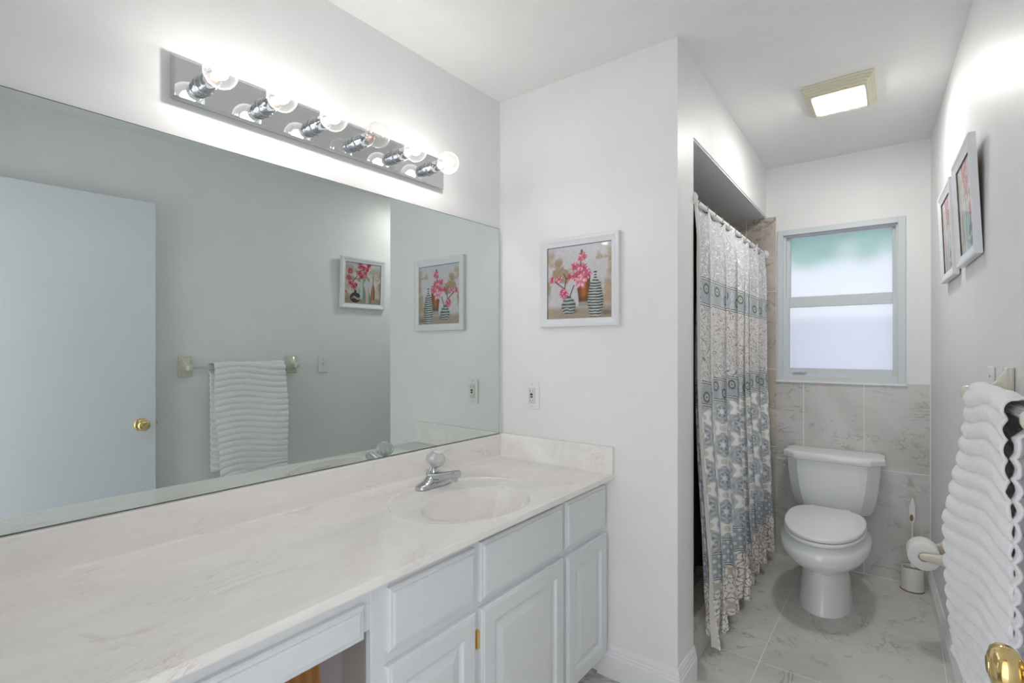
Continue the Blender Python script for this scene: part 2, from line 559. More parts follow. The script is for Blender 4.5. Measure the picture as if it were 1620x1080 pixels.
# ------------------------------------------------------------------ vanity cabinet
XF = -0.932      # face-frame plane
XD = -0.914      # door / drawer face
ZT = 0.807       # counter top
ZU = 0.785
YC0 = 0.705      # left side of the closed cabinet
YW = YD - 0.0015
vx = -1.465

def vanity():
    root = tag(empty('vanity_cabinet', (XF, 1.27, 0)), 'pale grey painted bathroom vanity cabinet with raised-panel doors under the marble counter', 'cabinet')
    P = Vector((XF, 1.27, 0))
    mt = Matrix.Translation(-P)
    # carcass with toe kick
    b = MB()
    b.box(vx, XF - 0.018, YC0 + 0.002, YC0 + 0.018, 0.09, ZU - 0.001)
    b.box(vx, XF - 0.018, YW - 0.018, YW, 0.09, ZU - 0.001)
    b.box(vx, XF - 0.018, YC0 + 0.018, YW - 0.018, 0.09, 0.106)
    b.box(vx, XF - 0.018, 0.062, 0.08, 0.0, ZU - 0.001)
    b.box(vx, vx + 0.006, 0.08, YW, 0.09, ZU - 0.001)
    b.box(vx, -1.0, YC0 + 0.01, YW, 0.0, 0.09)
    b.build('carcass', M['cabinet'], root, mtx=mt)
    # raw inner side seen in the knee space
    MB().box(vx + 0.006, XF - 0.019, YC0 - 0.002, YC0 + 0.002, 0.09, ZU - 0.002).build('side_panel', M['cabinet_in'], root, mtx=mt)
    # face frame
    b = MB()
    def st(y0, y1, z0, z1):
        b.box(XF - 0.018, XF, y0, y1, z0, z1, 0.0012, 1)
    for y0, y1 in ((YC0, 0.752), (1.034, 1.072), (1.490, 1.522), (1.808, YW)):
        st(y0, y1, 0.09, ZU - 0.001)
    for y0, y1 in ((0.752, 1.034), (1.072, 1.490), (1.522, 1.808)):
        st(y0, y1, 0.745, ZU - 0.001); st(y0, y1, 0.570, 0.625); st(y0, y1, 0.09, 0.115)
    st(0.062, YC0, 0.738, ZU - 0.001); st(0.672, YC0, 0.679, 0.738)
    b.build('face_frame', M['cabinet'], root, mtx=mt)
    # drawers: slab with a moulded edge
    def slab(y0, y1, z0, z1, name):
        rings = []
        for ins, x in ((0, XF + 0.0005), (0, XF + 0.010), (0.004, XF + 0.013), (0.010, XF + 0.0135), (0.0115, XF + 0.0165), (0.016, XD)):
            rings.append([(x, y0 + ins, z0 + ins), (x, y1 - ins, z0 + ins), (x, y1 - ins, z1 - ins), (x, y0 + ins, z1 - ins)])
        return MB().loft(rings).build(name, M['cabinet'], root, mtx=mt)
    slab(0.747, 1.041, 0.610, 0.757, 'drawer')
    slab(1.064, 1.497, 0.600, 0.765, 'drawer')
    slab(1.515, 1.814, 0.604, 0.766, 'drawer')
    slab(0.075, 0.680, 0.672, 0.747, 'knee_drawer')
    # raised panel doors
    def rdoor(y0, y1, z0, z1, hinge_y):
        rings = []
        for ins, x in ((0, XF + 0.0005), (0, XF + 0.012), (0.004, XF + 0.0155), (0.008, XF + 0.016), (0.0095, XD + 0.001),
                       (0.052, XD + 0.001), (0.056, XD - 0.006), (0.062, XD - 0.008), (0.067, XD - 0.0075), (0.092, XD + 0.0), (0.10, XD + 0.0005)):
            rings.append([(x, y0 + ins, z0 + ins), (x, y1 - ins, z0 + ins), (x, y1 - ins, z1 - ins), (x, y0 + ins, z1 - ins)])
        d = MB().loft(rings).build('door', M['cabinet'], root, mtx=mt)
        for zh in (z1 - 0.085, z0 + 0.085):
            h = MB()
            h.lathe([(0.0035, -0.024), (0.0045, -0.024), (0.0045, 0.024), (0.0035, 0.024)], 12, Matrix.Translation((XF + 0.006, hinge_y, zh)))
            sgn = -1 if hinge_y < y0 + 0.01 else 1
            h.box(XF, XF + 0.003, hinge_y, hinge_y + sgn * 0.012, zh - 0.028, zh + 0.028, 0.001)
            ho = h.build('hinge', M['brass'], d, mtx=mt)
            ho['label'] = 'brass hinge'
        return d
    rdoor(0.741, 1.041, 0.10, 0.582, 0.7375)
    rdoor(1.064, 1.497, 0.10, 0.582, 1.0585)
    rdoor(1.517, 1.818, 0.10, 0.578, 1.8235)
vanity()

def counter():
    root = tag(empty('countertop', (-1.2, 1.0, ZU)), 'long cream cultured marble vanity counter with a moulded oval sink', 'countertop')
    mt = Matrix.Translation((1.2, -1.0, -ZU))
    xb = lambda y: xL(y) + 0.0015
    xf = -0.893
    cx, cy = -1.085, 1.243
    ay, ax = 0.205, 0.150
    px0, px1, py0, py1 = -1.44, -0.905, 0.93, 1.56
    ys = [0.062, py0, py1, YW]
    b = bmesh.new()
    def quad(pts):
        b.faces.new([b.verts.new(p) for p in pts])
    def strip(x0a, x0b, x1, y0, y1):
        quad([(x0a, y0, ZT), (x1, y0, ZT), (x1, y1, ZT), (x0b, y1, ZT)])
    r = 0.004
    strip(xb(ys[0]), xb(ys[1]), xf - r, ys[0], ys[1])
    strip(xb(ys[2]), xb(ys[3]), xf - r, ys[2], ys[3])
    strip(xb(ys[1]), xb(ys[2]), px0, ys[1], ys[2])
    strip(px1, px1, xf - r, ys[1], ys[2])
    for q0, q1 in ((px0 - .004, px0 + .004), (px1 - .004, px1 + .002)):
        quad([(q0, py0 - .002, ZT - .0004), (q1, py0 - .002, ZT - .0004), (q1, py1 + .002, ZT - .0004), (q0, py1 + .002, ZT - .0004)])
    # polar sink patch
    N = 144
    def bdist(c, s):
        k = 1e9
        if c > 1e-9: k = min(k, (px1 - cx) / c)
        if c < -1e-9: k = min(k, (px0 - cx) / c)
        if s > 1e-9: k = min(k, (py1 - cy) / s)
        if s < -1e-9: k = min(k, (py0 - cy) / s)
        return k
    angs = sorted(set([round(2 * PI * i / N, 6) for i in range(N)] + [round(math.atan2(y - cy, x - cx) % (2 * PI), 6) for x in (px0, px1) for y in (py0, py1)]))
    rings = []
    def oc(th):   # outer shallow ring as distance from bowl centre
        return None
    depth = 0.135
    fr = [0.06, 0.15, 0.3, 0.45, 0.58, 0.7, 0.8, 0.88, 0.94, 0.975, 1.0, 1.03]
    ox, oy, obx, oby = -1.145, 1.252, 0.228, 0.272
    for f in fr:
        ring = []
        for th in angs:
            c, s = math.cos(th), math.sin(th)
            re = 1 / math.sqrt((c / ax) ** 2 + (s / ay) ** 2)
            # shell flutes on the right-back half of the bowl
            fl = max(0.0, math.cos(th - R(105))) ** 1.2
            flu = 0.008 * fl * abs(math.sin(th * 5)) * max(0, min(1, (f - 0.35) / 0.4)) * (1 if f <= 1 else 0.4)
            rr = re * f - flu * 0.8
            if f <= 1.0:
                z = ZT - 0.003 - depth * (1 - f ** 2.6) + flu * 0.25
            else:
                z = ZT - 0.0005
            ring.append((cx + c * rr, cy + s * rr, z))
        rings.append(ring)
    # outer ring: step of a few mm following the shifted ellipse
    def hit_ell(c, s, k):
        # distance along ray from (cx,cy) to ellipse scaled k
        dx, dy = cx - ox, cy - oy
        A = (c / (obx * k)) ** 2 + (s / (oby * k)) ** 2
        B = 2 * (dx * c / (obx * k) ** 2 + dy * s / (oby * k) ** 2)
        C = (dx / (obx * k)) ** 2 + (dy / (oby * k)) ** 2 - 1
        return (-B + math.sqrt(max(0, B * B - 4 * A * C))) / (2 * A)
    for k, dz in ((0.965, -0.0022), (0.985, -0.0022), (1.0, 0.0009), (1.015, 0.0009), (1.03, 0.0)):
        ring = []
        for th in angs:
            c, s = math.cos(th), math.sin(th)
            bd_ = bdist(c, s)
            e = hit_ell(c, s, k)
            re = 1 / math.sqrt((c / ax) ** 2 + (s / ay) ** 2)
            fade = max(0.0, min(1.0, (0.55 - c) / 0.5))      # step fades towards the front edge
            e = max(e, re * 1.05 + 0.02 * (k - 0.94))
            rr = min(e, bd_ - (1.04 - k) * 0.02 - 0.0005)
            ring.append((cx + c * rr, cy + s * rr, ZT + dz * fade))
        rings.append(ring)
    rings.append([(cx + math.cos(th) * bdist(math.cos(th), math.sin(th)), cy + math.sin(th) * bdist(math.cos(th), math.sin(th)), ZT) for th in angs])
    vs = [[b.verts.new(p) for p in rg] for rg in rings]
    n = len(angs)
    for a, c in zip(vs[:-1], vs[1:]):
        for i in range(n):
            j = (i + 1) % n
            b.faces.new((a[i], a[j], c[j], c[i]))
    b.faces.new(vs[0])
    # front edge (rounded), underside, ends
    prof = [(xf - r, ZT), (xf - r * 0.3, ZT - r * 0.3), (xf, ZT - r), (xf, ZU + r), (xf - r * 0.3, ZU + r * 0.3), (xf - r, ZU)]
    for (a, za), (c, zc) in zip(prof[:-1], prof[1:]):
        quad([(a, ys[0], za), (c, ys[0], zc), (c, ys[3], zc), (a, ys[3], za)])
    hx0, hx1, hy0, hy1 = cx - ax - .02, min(cx + ax + .02, xf - r - 0.002), cy - ay - .02, cy + ay + .02
    for q in ((xb(1), xf - r, ys[0], hy0), (xb(1), xf - r, hy1, ys[3]), (xb(1), hx0, hy0, hy1), (hx1, xf - r, hy0, hy1)):
        quad([(q[0], q[2], ZU), (q[0], q[3], ZU), (q[1], q[3], ZU), (q[1], q[2], ZU)])
    quad([(xb(ys[0]), ys[0], ZT), (xb(ys[0]), ys[0], ZU), (xf - r, ys[0], ZU), (xf - r, ys[0], ZT)])
    bmesh.ops.remove_doubles(b, verts=b.verts[:], dist=0.00002)
    b.normal_update()
    for fc in b.faces:
        cz = fc.calc_center_median().z
        if (fc.normal.z < 0) == (cz > ZU + 0.001) and abs(fc.normal.z) > 1e-4:
            fc.normal_flip()
    mb = MB(); mb.bm.free(); mb.bm = b
    o = mb.build('counter_slab', M['counter'], root, 35, mt)
    # underside shell of the sink
    N2 = 48
    rr = []
    for f in (1.08, 1.07, 0.95, 0.75, 0.5, 0.2):
        z = ZU if f >= 1.07 else ZT - 0.012 - (depth + 0.006) * (1 - f ** 2.6)
        rr.append([(cx + math.cos(2 * PI * i / N2) * ax * f, cy + math.sin(2 * PI * i / N2) * ay * f, z if f < 1.07 else ZU + 0.002) for i in range(N2)])
    MB().loft(rr, False).build('sink_shell', M['counter'], root, 50, mt)
    # drain
    zd = ZT - 0.003 - depth + 0.001
    MB().lathe([(0.001, 0.002), (0.014, 0.003), (0.018, 0.0), (0.022, 0.0015), (0.0245, 0.0)], 28, Matrix.Translation((cx, cy, zd)), cap=False).build('drain', M['chrome'], root, 40, mt)
    # backsplash: 2 cm thick, coved foot, rounded top
    def splash(name, p0, p1, h0, h1, th):
        p0, p1 = Vector((*p0, 0)), Vector((*p1, 0))
        d = (p1 - p0).normalized()
        nr = Vector((d.y, -d.x, 0))
        prof = [(0, h0), (th + 0.010, h0), (th + 0.004, h0 + 0.0025), (th, h0 + 0.009), (th, h1 - 0.005), (th - 0.002, h1 - 0.001), (th - 0.005, h1), (0, h1)]
        r0 = [tuple(p0 + nr * q[0] + Vector((0, 0, q[1]))) for q in prof]
        r1 = [tuple(p1 + nr * q[0] + Vector((0, 0, q[1]))) for q in prof]
        return MB().loft([r0, r1]).build(name, M['counter'], root, 40, mt)
    splash('backsplash', (xb(YB + .02), YB + .02), (xb(YW), YW), ZT - 0.0005, 0.9065, 0.020)
    splash('side_splash', (xb(YW) + 0.018, YW), (-0.8945, YW), ZT - 0.0005, 0.9115, 0.0195)
counter()

# ------------------------------------------------------------------ faucet
def faucet():
    o = Vector((-1.335, 1.285, ZT + 0.0006))
    root = tag(empty('faucet', o), 'chrome centreset faucet with a clear crystal ball handle behind the oval sink', 'faucet')
    # base: long boat-shaped body along Y
    rings = []
    def sec(y, hw, top, base=0.0, n=14):
        pts = [(-hw, y, base), (hw, y, base)]
        for i in range(n + 1):
            a = PI * i / n
            pts.append((math.cos(a) * hw, y, base + 0.006 + (top - 0.006) * math.sin(a) ** 0.8))
        return pts
    for y, hw, top in ((-0.080, 0.006, 0.008), (-0.076, 0.016, 0.011), (-0.062, 0.0255, 0.017), (-0.04, 0.027, 0.024), (-0.022, 0.027, 0.040), (-0.008, 0.027, 0.060),
                       (0.008, 0.027, 0.060), (0.022, 0.027, 0.040), (0.04, 0.027, 0.024), (0.062, 0.0255, 0.017), (0.076, 0.016, 0.011), (0.080, 0.006, 0.008)):
        rings.append(sec(y, hw, top))
    MB().loft(rings).build('body', M['chrome'], root, 50)
    # spout
    rr = []
    pts = [((-0.005, 0.0, 0.026), 0.027, 0.024), ((0.03, 0.002, 0.034), 0.0245, 0.020), ((0.065, 0.004, 0.044), 0.020, 0.0155), ((0.092, 0.006, 0.052), 0.0175, 0.0145), ((0.108, 0.007, 0.055), 0.017, 0.014), ((0.116, 0.007, 0.055), 0.014, 0.0115)]
    n = 20
    for (x, y, z), w, h in pts:
        rr.append([(x, y + w * math.copysign(abs(math.cos(2 * PI * i / n)) ** 0.6, math.cos(2 * PI * i / n)), z + h * math.copysign(abs(math.sin(2 * PI * i / n)) ** 0.6, math.sin(2 * PI * i / n))) for i in range(n)])
    MB().loft(rr).build('spout', M['chrome'], root, 50)
    MB().lathe([(0.010, -0.010), (0.0115, -0.009), (0.0115, 0.004), (0.009, 0.006)], 20, Matrix.Translation((0.100, 0.006, 0.038))).build('aerator', M['chrome'], root, 40)
    MB().lathe([(0.021, 0.040), (0.020, 0.052), (0.016, 0.060), (0.0135, 0.066), (0.010, 0.072)], 24).build('collar', M['chrome'], root, 40)
    # crystal knob: fluted ball of clear acrylic
    rings = []
    n = 48
    for k in range(13):
        a = -PI / 2 + PI * (k + 0.35) / 13.0
        z = math.sin(a) * 0.027
        r0 = math.cos(a) ** 0.8 * 0.035
        rings.append([(r0 * (1 - 0.07 * (0.5 + 0.5 * math.cos(12 * 2 * PI * i / n))) * math.cos(2 * PI * i / n), r0 * (1 - 0.07 * (0.5 + 0.5 * math.cos(12 * 2 * PI * i / n))) * math.sin(2 * PI * i / n), z) for i in range(n)])
    kn = MB().loft(rings, mtx=axis_m((0.004, 0.006, 0.094), (0.22, 0.15, 1.0))).build('handle', M['acrylic'], root, 30)
    kn['label'] = 'clear faceted crystal handle'
    MB().lathe([(0.002, -0.003), (0.013, -0.003), (0.014, 0.0), (0.011, 0.003), (0.002, 0.004)], 24, axis_m((0.0095, 0.0095, 0.1185), (0.22, 0.15, 1.0))).build('cap', M['white_plastic'], kn, 40)
    MB().lathe([(0.005, -0.022), (0.005, 0.02)], 12, axis_m((0.004, 0.006, 0.094), (0.22, 0.15, 1.0))).build('stem', M['chrome'], kn, 40)
    b = MB().tube([(-0.033, -0.004, 0.0), (-0.033, -0.004, 0.045)], 0.0025)
    b.lathe([(0.002, 0.0), (0.005, 0.003), (0.005, 0.010), (0.003, 0.013)], 16, Matrix.Translation((-0.033, -0.004, 0.043)))
    b.build('lift_rod', M['chrome'], root, 40)
faucet()

# ------------------------------------------------------------------ wall mirror
def mirror():
    y0, y1, z0, z1 = 0.075, 1.828, 0.9085, 1.8523
    yc = (y0 + y1) / 2
    root = tag(empty('wall_mirror', (xL(yc), yc, z0), aL), 'large frameless wall mirror above the vanity backsplash', 'mirror')
    hy = (y1 - y0) / 2
    MB().box(0.0009, 0.0055, -hy, hy, 0, z1 - z0).build('mirror_backing', M['mirror_edge'], root)
    MB().box(0.0055, 0.0062, -hy + 0.0022, hy - 0.0022, 0.0022, z1 - z0 - 0.0022).build('mirror_glass', M['mirror'], root)
mirror()

# ------------------------------------------------------------------ vanity light bar
def light_bar():
    y0, y1 = 0.500, 1.457
    yc = (y0 + y1) / 2
    zc = 1.998
    root = tag(empty('vanity_light', (xL(yc), yc, zc), aL), 'mirrored chrome light bar with six clear globe bulbs above the mirror', 'wall light')
    L2, hz = (y1 - y0) / 2, 0.0575
    MB().box(0.0006, 0.020, -L2 + 0.006, L2 - 0.006, -hz + 0.006, hz - 0.006, 0.001).build('housing', M['chrome'], root)
    rg = []
    for ins, x in ((0, 0.020), (0, 0.0235), (0.008, 0.0265)):
        rg.append([(x, -L2 + ins, -hz + ins), (x, L2 - ins, -hz + ins), (x, L2 - ins, hz - ins), (x, -L2 + ins, hz - ins)])
    MB().loft(rg).build('mirror_plate', M['plate_mirror'], root)
    for i in range(6):
        yy = 0.575 + 0.160 * i - yc
        mx = axis_m((0.0268, yy, 0), (1, 0, 0))
        s = MB().lathe([(0.026, 0), (0.026, 0.006), (0.0225, 0.008), (0.0215, 0.028), (0.023, 0.029), (0.023, 0.032), (0.0215, 0.033), (0.0205, 0.060), (0.0195, 0.062), (0.017, 0.0615)], 32, mx).build('socket', M['chrome'], root, 35)
        lit = i != 3
        # bulb: globe with a neck
        prof = []
        Rb = 0.0405
        c = 0.106
        for k in range(25):
            a = PI * k / 24
            prof.append((max(0.0006, Rb * math.sin(a)), c + Rb * math.cos(a)))
        prof = [p for p in prof if not (p[1] < c - 0.02 and p[0] < 0.019)]
        prof += [(0.0165, c - 0.041), (0.0155, c - 0.050)]
        bu = MB().lathe(prof, 40, mx, cap=False).build('bulb', M['globe'] if lit else M['globe_off'], root, 60)
        bu['label'] = 'lit clear globe bulb' if lit else 'unlit clear globe bulb'
        st = MB().lathe([(0.0145, 0.052), (0.0135, 0.062), (0.011, 0.072), (0.007, 0.080), (0.002, 0.084)], 20, mx).build('filament_mount', M['filament_off'], bu, 40)
        fb = MB()
        if lit:
            rgs = [(0.0185 * math.sin(PI * (k + 0.02) / 12.04), c + 0.0185 * math.cos(PI * (k + 0.02) / 12.04)) for k in range(13)]
            fb.lathe(rgs, 24, mx)
            fb.build('filament', M['filament'], bu, 60)
        else:
            fb.tube([(0.0268 + 0.083 + 0.010 * math.sin(q * PI / 8), yy - 0.012 + 0.003 * q, 0.002 * math.sin(q * 2.3)) for q in range(9)], 0.0009, 6)
            fb.build('filament', M['filament_off'], bu, 60)
light_bar()

# ------------------------------------------------------------------ ceiling light / fan
def ceiling_light():
    cx, cy = -0.214, 2.70
    root = tag(empty('ceiling_light', (cx, cy, H)), 'square ivory stepped ceiling light with glowing white lens', 'ceiling light')
    hx, hy = 0.134, 0.170
    b = MB()
    z = 0.0
    for k, (ins, dz) in enumerate(((0.0, 0.008), (0.012, 0.008), (0.024, 0.008), (0.036, 0.008), (0.048, 0.006))):
        b.box(-hx + ins * .7, hx - ins * .7, -hy + ins, hy - ins, z - dz - (0.0), z - (0.0004 if k == 0 else -0.001), 0.0025, 2)
        z -= dz
    b.build('housing', M['fixture'], root)
    rr = []
    for hx2, hy2, zz in ((0.092, 0.088, z + 0.004), (0.092, 0.088, z - 0.002), (0.089, 0.085, z - 0.006), (0.078, 0.074, z - 0.009)):
        ring = []
        for sx, sy in ((1, 1), (-1, 1), (-1, -1), (1, -1)):
            for q in range(5):
                a0 = {(1, 1): 0, (-1, 1): 90, (-1, -1): 180, (1, -1): 270}[(sx, sy)]
                a = R(a0 + 90 * q / 4)
                ring.append((sx * (hx2 - 0.012) + 0.012 * math.cos(a), sy * (hy2 - 0.012) + 0.012 * math.sin(a), zz))
        rr.append(ring)
    MB().loft(rr).build('lens', M['lens'], root, 40)
    MB().lathe([(0.001, 0), (0.003, 0), (0.003, -0.002), (0.001, -0.003)], 10, Matrix.Translation((0.03, -0.124, -0.030))).build('screw', M['hook'], root)
ceiling_light()

# ------------------------------------------------------------------ painted pictures (vertex-colour prints computed here)
def vnoise(x, y, seed=0):
    xi, yi = np.floor(x).astype(int), np.floor(y).astype(int)
    fx, fy = x - xi, y - yi
    fx, fy = fx * fx * (3 - 2 * fx), fy * fy * (3 - 2 * fy)
    def h(a, b):
        n = (a * 374761393 + b * 668265263 + seed * 144269) & 0x7fffffff
        n = ((n ^ (n >> 13)) * 1274126177) & 0x7fffffff
        return ((n ^ (n >> 16)) & 0xffff) / 65535.0
    return (h(xi, yi) * (1 - fx) + h(xi + 1, yi) * fx) * (1 - fy) + (h(xi, yi + 1) * (1 - fx) + h(xi + 1, yi + 1) * fx) * fy
def fbm(x, y, seed=0, o=4):
    s, a, t = 0, 0.5, 0
    for i in range(o):
        s = s + a * vnoise(x * 2 ** i, y * 2 ** i, seed + i); t += a; a *= 0.5
    return s / t
def S(c):   # sRGB 0..255 -> linear
    c = np.array(c, float) / 255
    return np.where(c < 0.04045, c / 12.92, ((c + 0.055) / 1.055) ** 2.4)
def blend(img, mask, col):
    m = np.clip(mask, 0, 1)[..., None]
    return img * (1 - m) + (col if isinstance(col, np.ndarray) and col.ndim > 1 else S(col)) * m
def sm(x, a, b):
    t = np.clip((x - a) / (b - a), 0, 1)
    return t * t * (3 - 2 * t)

def flower(img, u, v, cx, cy, r, seed, c1, c2, c3):
    dx, dy = u - cx, v - cy
    d = np.hypot(dx, dy)
    th = np.arctan2(dy, dx) + seed
    pet = r * (0.62 + 0.38 * np.abs(np.cos(th * 2.5))) * (0.92 + 0.16 * vnoise(u * 60, v * 60, seed))
    m = sm(d, pet, pet - 0.012)
    tone = fbm(u * 38 + seed, v * 38, seed, 2) + 0.25 * np.cos(th * 5)
    col = S(c1) + (S(c2) - S(c1)) * np.clip(tone, 0, 1)[..., None]
    col = col + (S(c3) - col) * (sm(tone, 0.62, 0.9) * 0.8)[..., None]
    col = col * (0.65 + 0.35 * sm(d, 0, r * 0.35))[..., None]
    return img * (1 - m[..., None]) + col * m[..., None]

def stroke(img, u, v, p0, p1, w, col):
    p0, p1 = np.array(p0), np.array(p1)
    d = p1 - p0
    t = np.clip(((u - p0[0]) * d[0] + (v - p0[1]) * d[1]) / (d @ d), 0, 1)
    q = np.hypot(u - p0[0] - t * d[0], v - p0[1] - t * d[1])
    return blend(img, sm(q, w, w * 0.4), col)

def backdrop(u, v, seed):
    n = fbm(u * 3, v * 3, seed)
    img = np.zeros(u.shape + (3,)) + S((196, 192, 196))
    img = blend(img, sm(n + 0.25 * np.sin(5 * u + 2), 0.55, 0.7), (172, 152, 126))
    img = blend(img, sm(fbm(u * 5, v * 5, seed + 9), 0.52, 0.62) * sm(v, 0.25, 0.4) * sm(v, 0.95, 0.75), (160, 138, 112))
    img = blend(img, sm(v, 0.86, 0.97) * 0.8, (196, 196, 204))
    img = blend(img, sm(v, 0.20, 0.12) * 0.85, (150, 132, 108))
    img = img * (0.86 + 0.28 * fbm(u * 60, v * 60, seed + 3, 2))[..., None]
    return img

def art_one(u, v):
    img = backdrop(u, v, 11)
    img = blend(img, sm(np.hypot((u - .42) / .1, (v - .1) / .05), 1, .3) * .6, (90, 78, 68))
    img = blend(img, sm(np.hypot((u - .92) / .12, (v - .07) / .05), 1, .3) * .6, (90, 78, 68))
    # amber vase
    hw = 0.075 + 0.035 * sm(v, 0.2, 0.52)
    m = sm(np.abs(u - 0.575), hw, hw - 0.008) * (v > 0.165) * (v < 0.60)
    amber = S((150, 86, 40)) * (0.55 + 0.8 * np.exp(-((u - 0.58) / 0.04) ** 2))[..., None]
    img = img * (1 - m[..., None]) + amber * m[..., None]
    img = blend(img, m * sm(v, 0.24, 0.2), (150, 148, 145))
    img = blend(img, m * sm(v, 0.33, 0.25) * (v > 0.23) * 0.7, (60, 58, 40))
    img = blend(img, sm(np.abs(u - .55), .02, .012) * (v > .85) * (v < .93), (90, 76, 66))
    # tall striped vase
    hw = np.where(v < 0.45, 0.07 + 0.052 * np.sin(np.clip((v - 0.02) / 0.43, 0, 1) * PI * 0.9 + 0.15), 0.085 * (1 - sm(v, 0.42, 0.56)) + 0.022)
    hw = np.where(v > 0.6, 0.03, hw)
    m = sm(np.abs(u - 0.755), hw, hw - 0.01) * (v > 0.02) * (v < 0.635)
    st = 0.5 + 0.5 * np.sin(v * 2 * PI * 27 + 1.2 * np.cos((u - .755) * 14) + 1.5 * vnoise(u * 20, v * 20, 5))
    vc = S((66, 62, 64)) + (S((190, 196, 192)) - S((66, 62, 64))) * sm(st, .35, .75)[..., None]
    vc = vc * (1.1 - 3.2 * np.abs(u - 0.74))[..., None]
    img = img * (1 - m[..., None]) + vc * m[..., None]
    # round vase
    d = np.hypot((u - 0.345) / 0.118, (v - 0.175) / 0.125)
    neck = (np.abs(u - .345) < .04) * (v > .27) * (v < .315)
    m = np.maximum(sm(d, 1.0, 0.92), neck)
    st = 0.5 + 0.5 * np.sin(v * 2 * PI * 22 + 3 * vnoise(u * 16, v * 16, 8))
    vc = S((72, 76, 78)) + (S((168, 178, 172)) - S((72, 76, 78))) * sm(st, .3, .8)[..., None]
    vc = vc * (1.15 - 3 * np.abs(u - 0.33))[..., None]
    img = img * (1 - m[..., None]) + vc * m[..., None]
    for a, c in (((.36, .3), (.43, .45)), ((.27, .42), (.13, .52)), ((.28, .42), (.31, .55)), ((.31, .55), (.27, .62)), ((.34, .3), (.28, .42)), ((.31, .55), (.42, .58)), ((.52, .6), (.54, .86))):
        img = stroke(img, u, v, a, c, .012, (92, 62, 50))
    P = ((.56, .83, .08), (.45, .71, .075), (.57, .68, .085), (.52, .63, .07), (.64, .60, .075), (.47, .57, .085), (.08, .55, .06), (.20, .555, .06), (.36, .58, .055), (.27, .345, .085), (.24, .38, .05))
    for i, (a, c, r) in enumerate(P):
        img = flower(img, u, v, a, c, r, i, (176, 52, 84), (214, 108, 136), (244, 200, 212))
    img = flower(img, u, v, .535, .50, .105, 40, (206, 92, 122), (232, 164, 180), (248, 222, 226))
    return np.clip(img, 0, 1)

def art_two(u, v):
    img = backdrop(u, v, 31)
    img = blend(img, sm(fbm(u * 3, v * 4, 77), 0.45, 0.6) * 0.7, (176, 176, 158))
    def vase(cx, z0, z1, w, colf, neck=0.3):
        nonlocal img
        t = np.clip((v - z0) / (z1 - z0), 0, 1)
        hw = w * (neck + (1 - neck) * np.sin(np.clip(t * 1.15 + .25, 0, 1) * PI) ** 0.7)
        m = sm(np.abs(u - cx), hw, hw - .012) * (v > z0) * (v < z1)
        c = S(colf) * (0.5 + 1.0 * np.exp(-((u - cx + w * .2) / (w * .5)) ** 2))[..., None]
        img = img * (1 - m[..., None]) + c * m[..., None]
    vase(.78, .12, .72, .06, (150, 96, 60))
    vase(.47, .12, .62, .10, (150, 168, 158), .55)
    vase(.64, .02, .42, .10, (160, 160, 146), .35)
    d = np.hypot((u - .29) / .15, (v - .15) / .13)
    m = sm(d, 1, .92)
    c = S((44, 38, 34)) + (S((176, 168, 140)) - S((44, 38, 34))) * (sm(np.abs(v - .14 - .02 * np.sin(u * 30)), .04, .01) * sm(u, .15, .3))[..., None]
    img = img * (1 - m[..., None]) + c * m[..., None]
    img = blend(img, (np.abs(u - .29) < .03) * (v > .26) * (v < .33), (40, 36, 34))
    for a, c in (((.29, .32), (.2, .5)), ((.2, .5), (.1, .75)), ((.2, .5), (.42, .8)), ((.42, .8), (.65, .93))):
        img = stroke(img, u, v, a, c, .012, (70, 44, 36))
    P = ((.65, .95, .08), (.6, .85, .07), (.52, .88, .07), (.42, .92, .09), (.38, .74, .09), (.46, .68, .09), (.55, .76, .07), (.14, .78, .09), (.1, .62, .07), (.16, .5, .09), (.24, .42, .1), (.3, .46, .06), (.04, .28, .05))
    for i, (a, c, r) in enumerate(P):
        img = flower(img, u, v, a, c, r, i + 60, (150, 22, 46), (200, 62, 90), (236, 170, 180))
    return np.clip(img * 0.92, 0, 1)

def art_mesh(name, w, h, fn, flip, parent, off, ex, ey, ez, n=150):
    """grid with vertex colours in the frame's local axes"""
    u, v = np.meshgrid(np.linspace(0, 1, n), np.linspace(0, 1, n))
    col = fn(1 - u if flip else u, v)
    ex, ez, ey = np.array(ex, float), np.array(ez, float), np.array(ey, float)
    co = (u[..., None] - 0.5) * w * ex + (v[..., None] - 0.5) * h * ez + np.array(off)
    return grid_obj(name, co, col, M['art'], parent)

def grid_obj(name, co, col, m, parent=None, smooth=True):
    ny, nx = co.shape[:2]
    idx = np.arange(ny * nx).reshape(ny, nx)
    q = np.stack([idx[:-1, :-1], idx[:-1, 1:], idx[1:, 1:], idx[1:, :-1]], -1).reshape(-1, 4)
    me = bpy.data.meshes.new(name)
    me.vertices.add(ny * nx)
    me.vertices.foreach_set('co', co.reshape(-1).astype(np.float32))
    me.loops.add(q.size)
    me.loops.foreach_set('vertex_index', q.reshape(-1).astype(np.int32))
    me.polygons.add(len(q))
    me.polygons.foreach_set('loop_start', (np.arange(len(q)) * 4).astype(np.int32))
    me.update(calc_edges=True)
    me.validate()
    if smooth:
        me.polygons.foreach_set('use_smooth', np.ones(len(me.polygons), bool))
    if col is not None:
        a = me.color_attributes.new('paint', 'FLOAT_COLOR', 'POINT')
        c4 = np.ones((ny * nx, 4), np.float32)
        c4[:, :3] = col.reshape(-1, 3)
        a.data.foreach_set('color', c4.reshape(-1))
    me.materials.append(m)
    o = bpy.data.objects.new(name, me)
    COL.objects.link(o)
    if parent:
        o.parent = parent
    return o

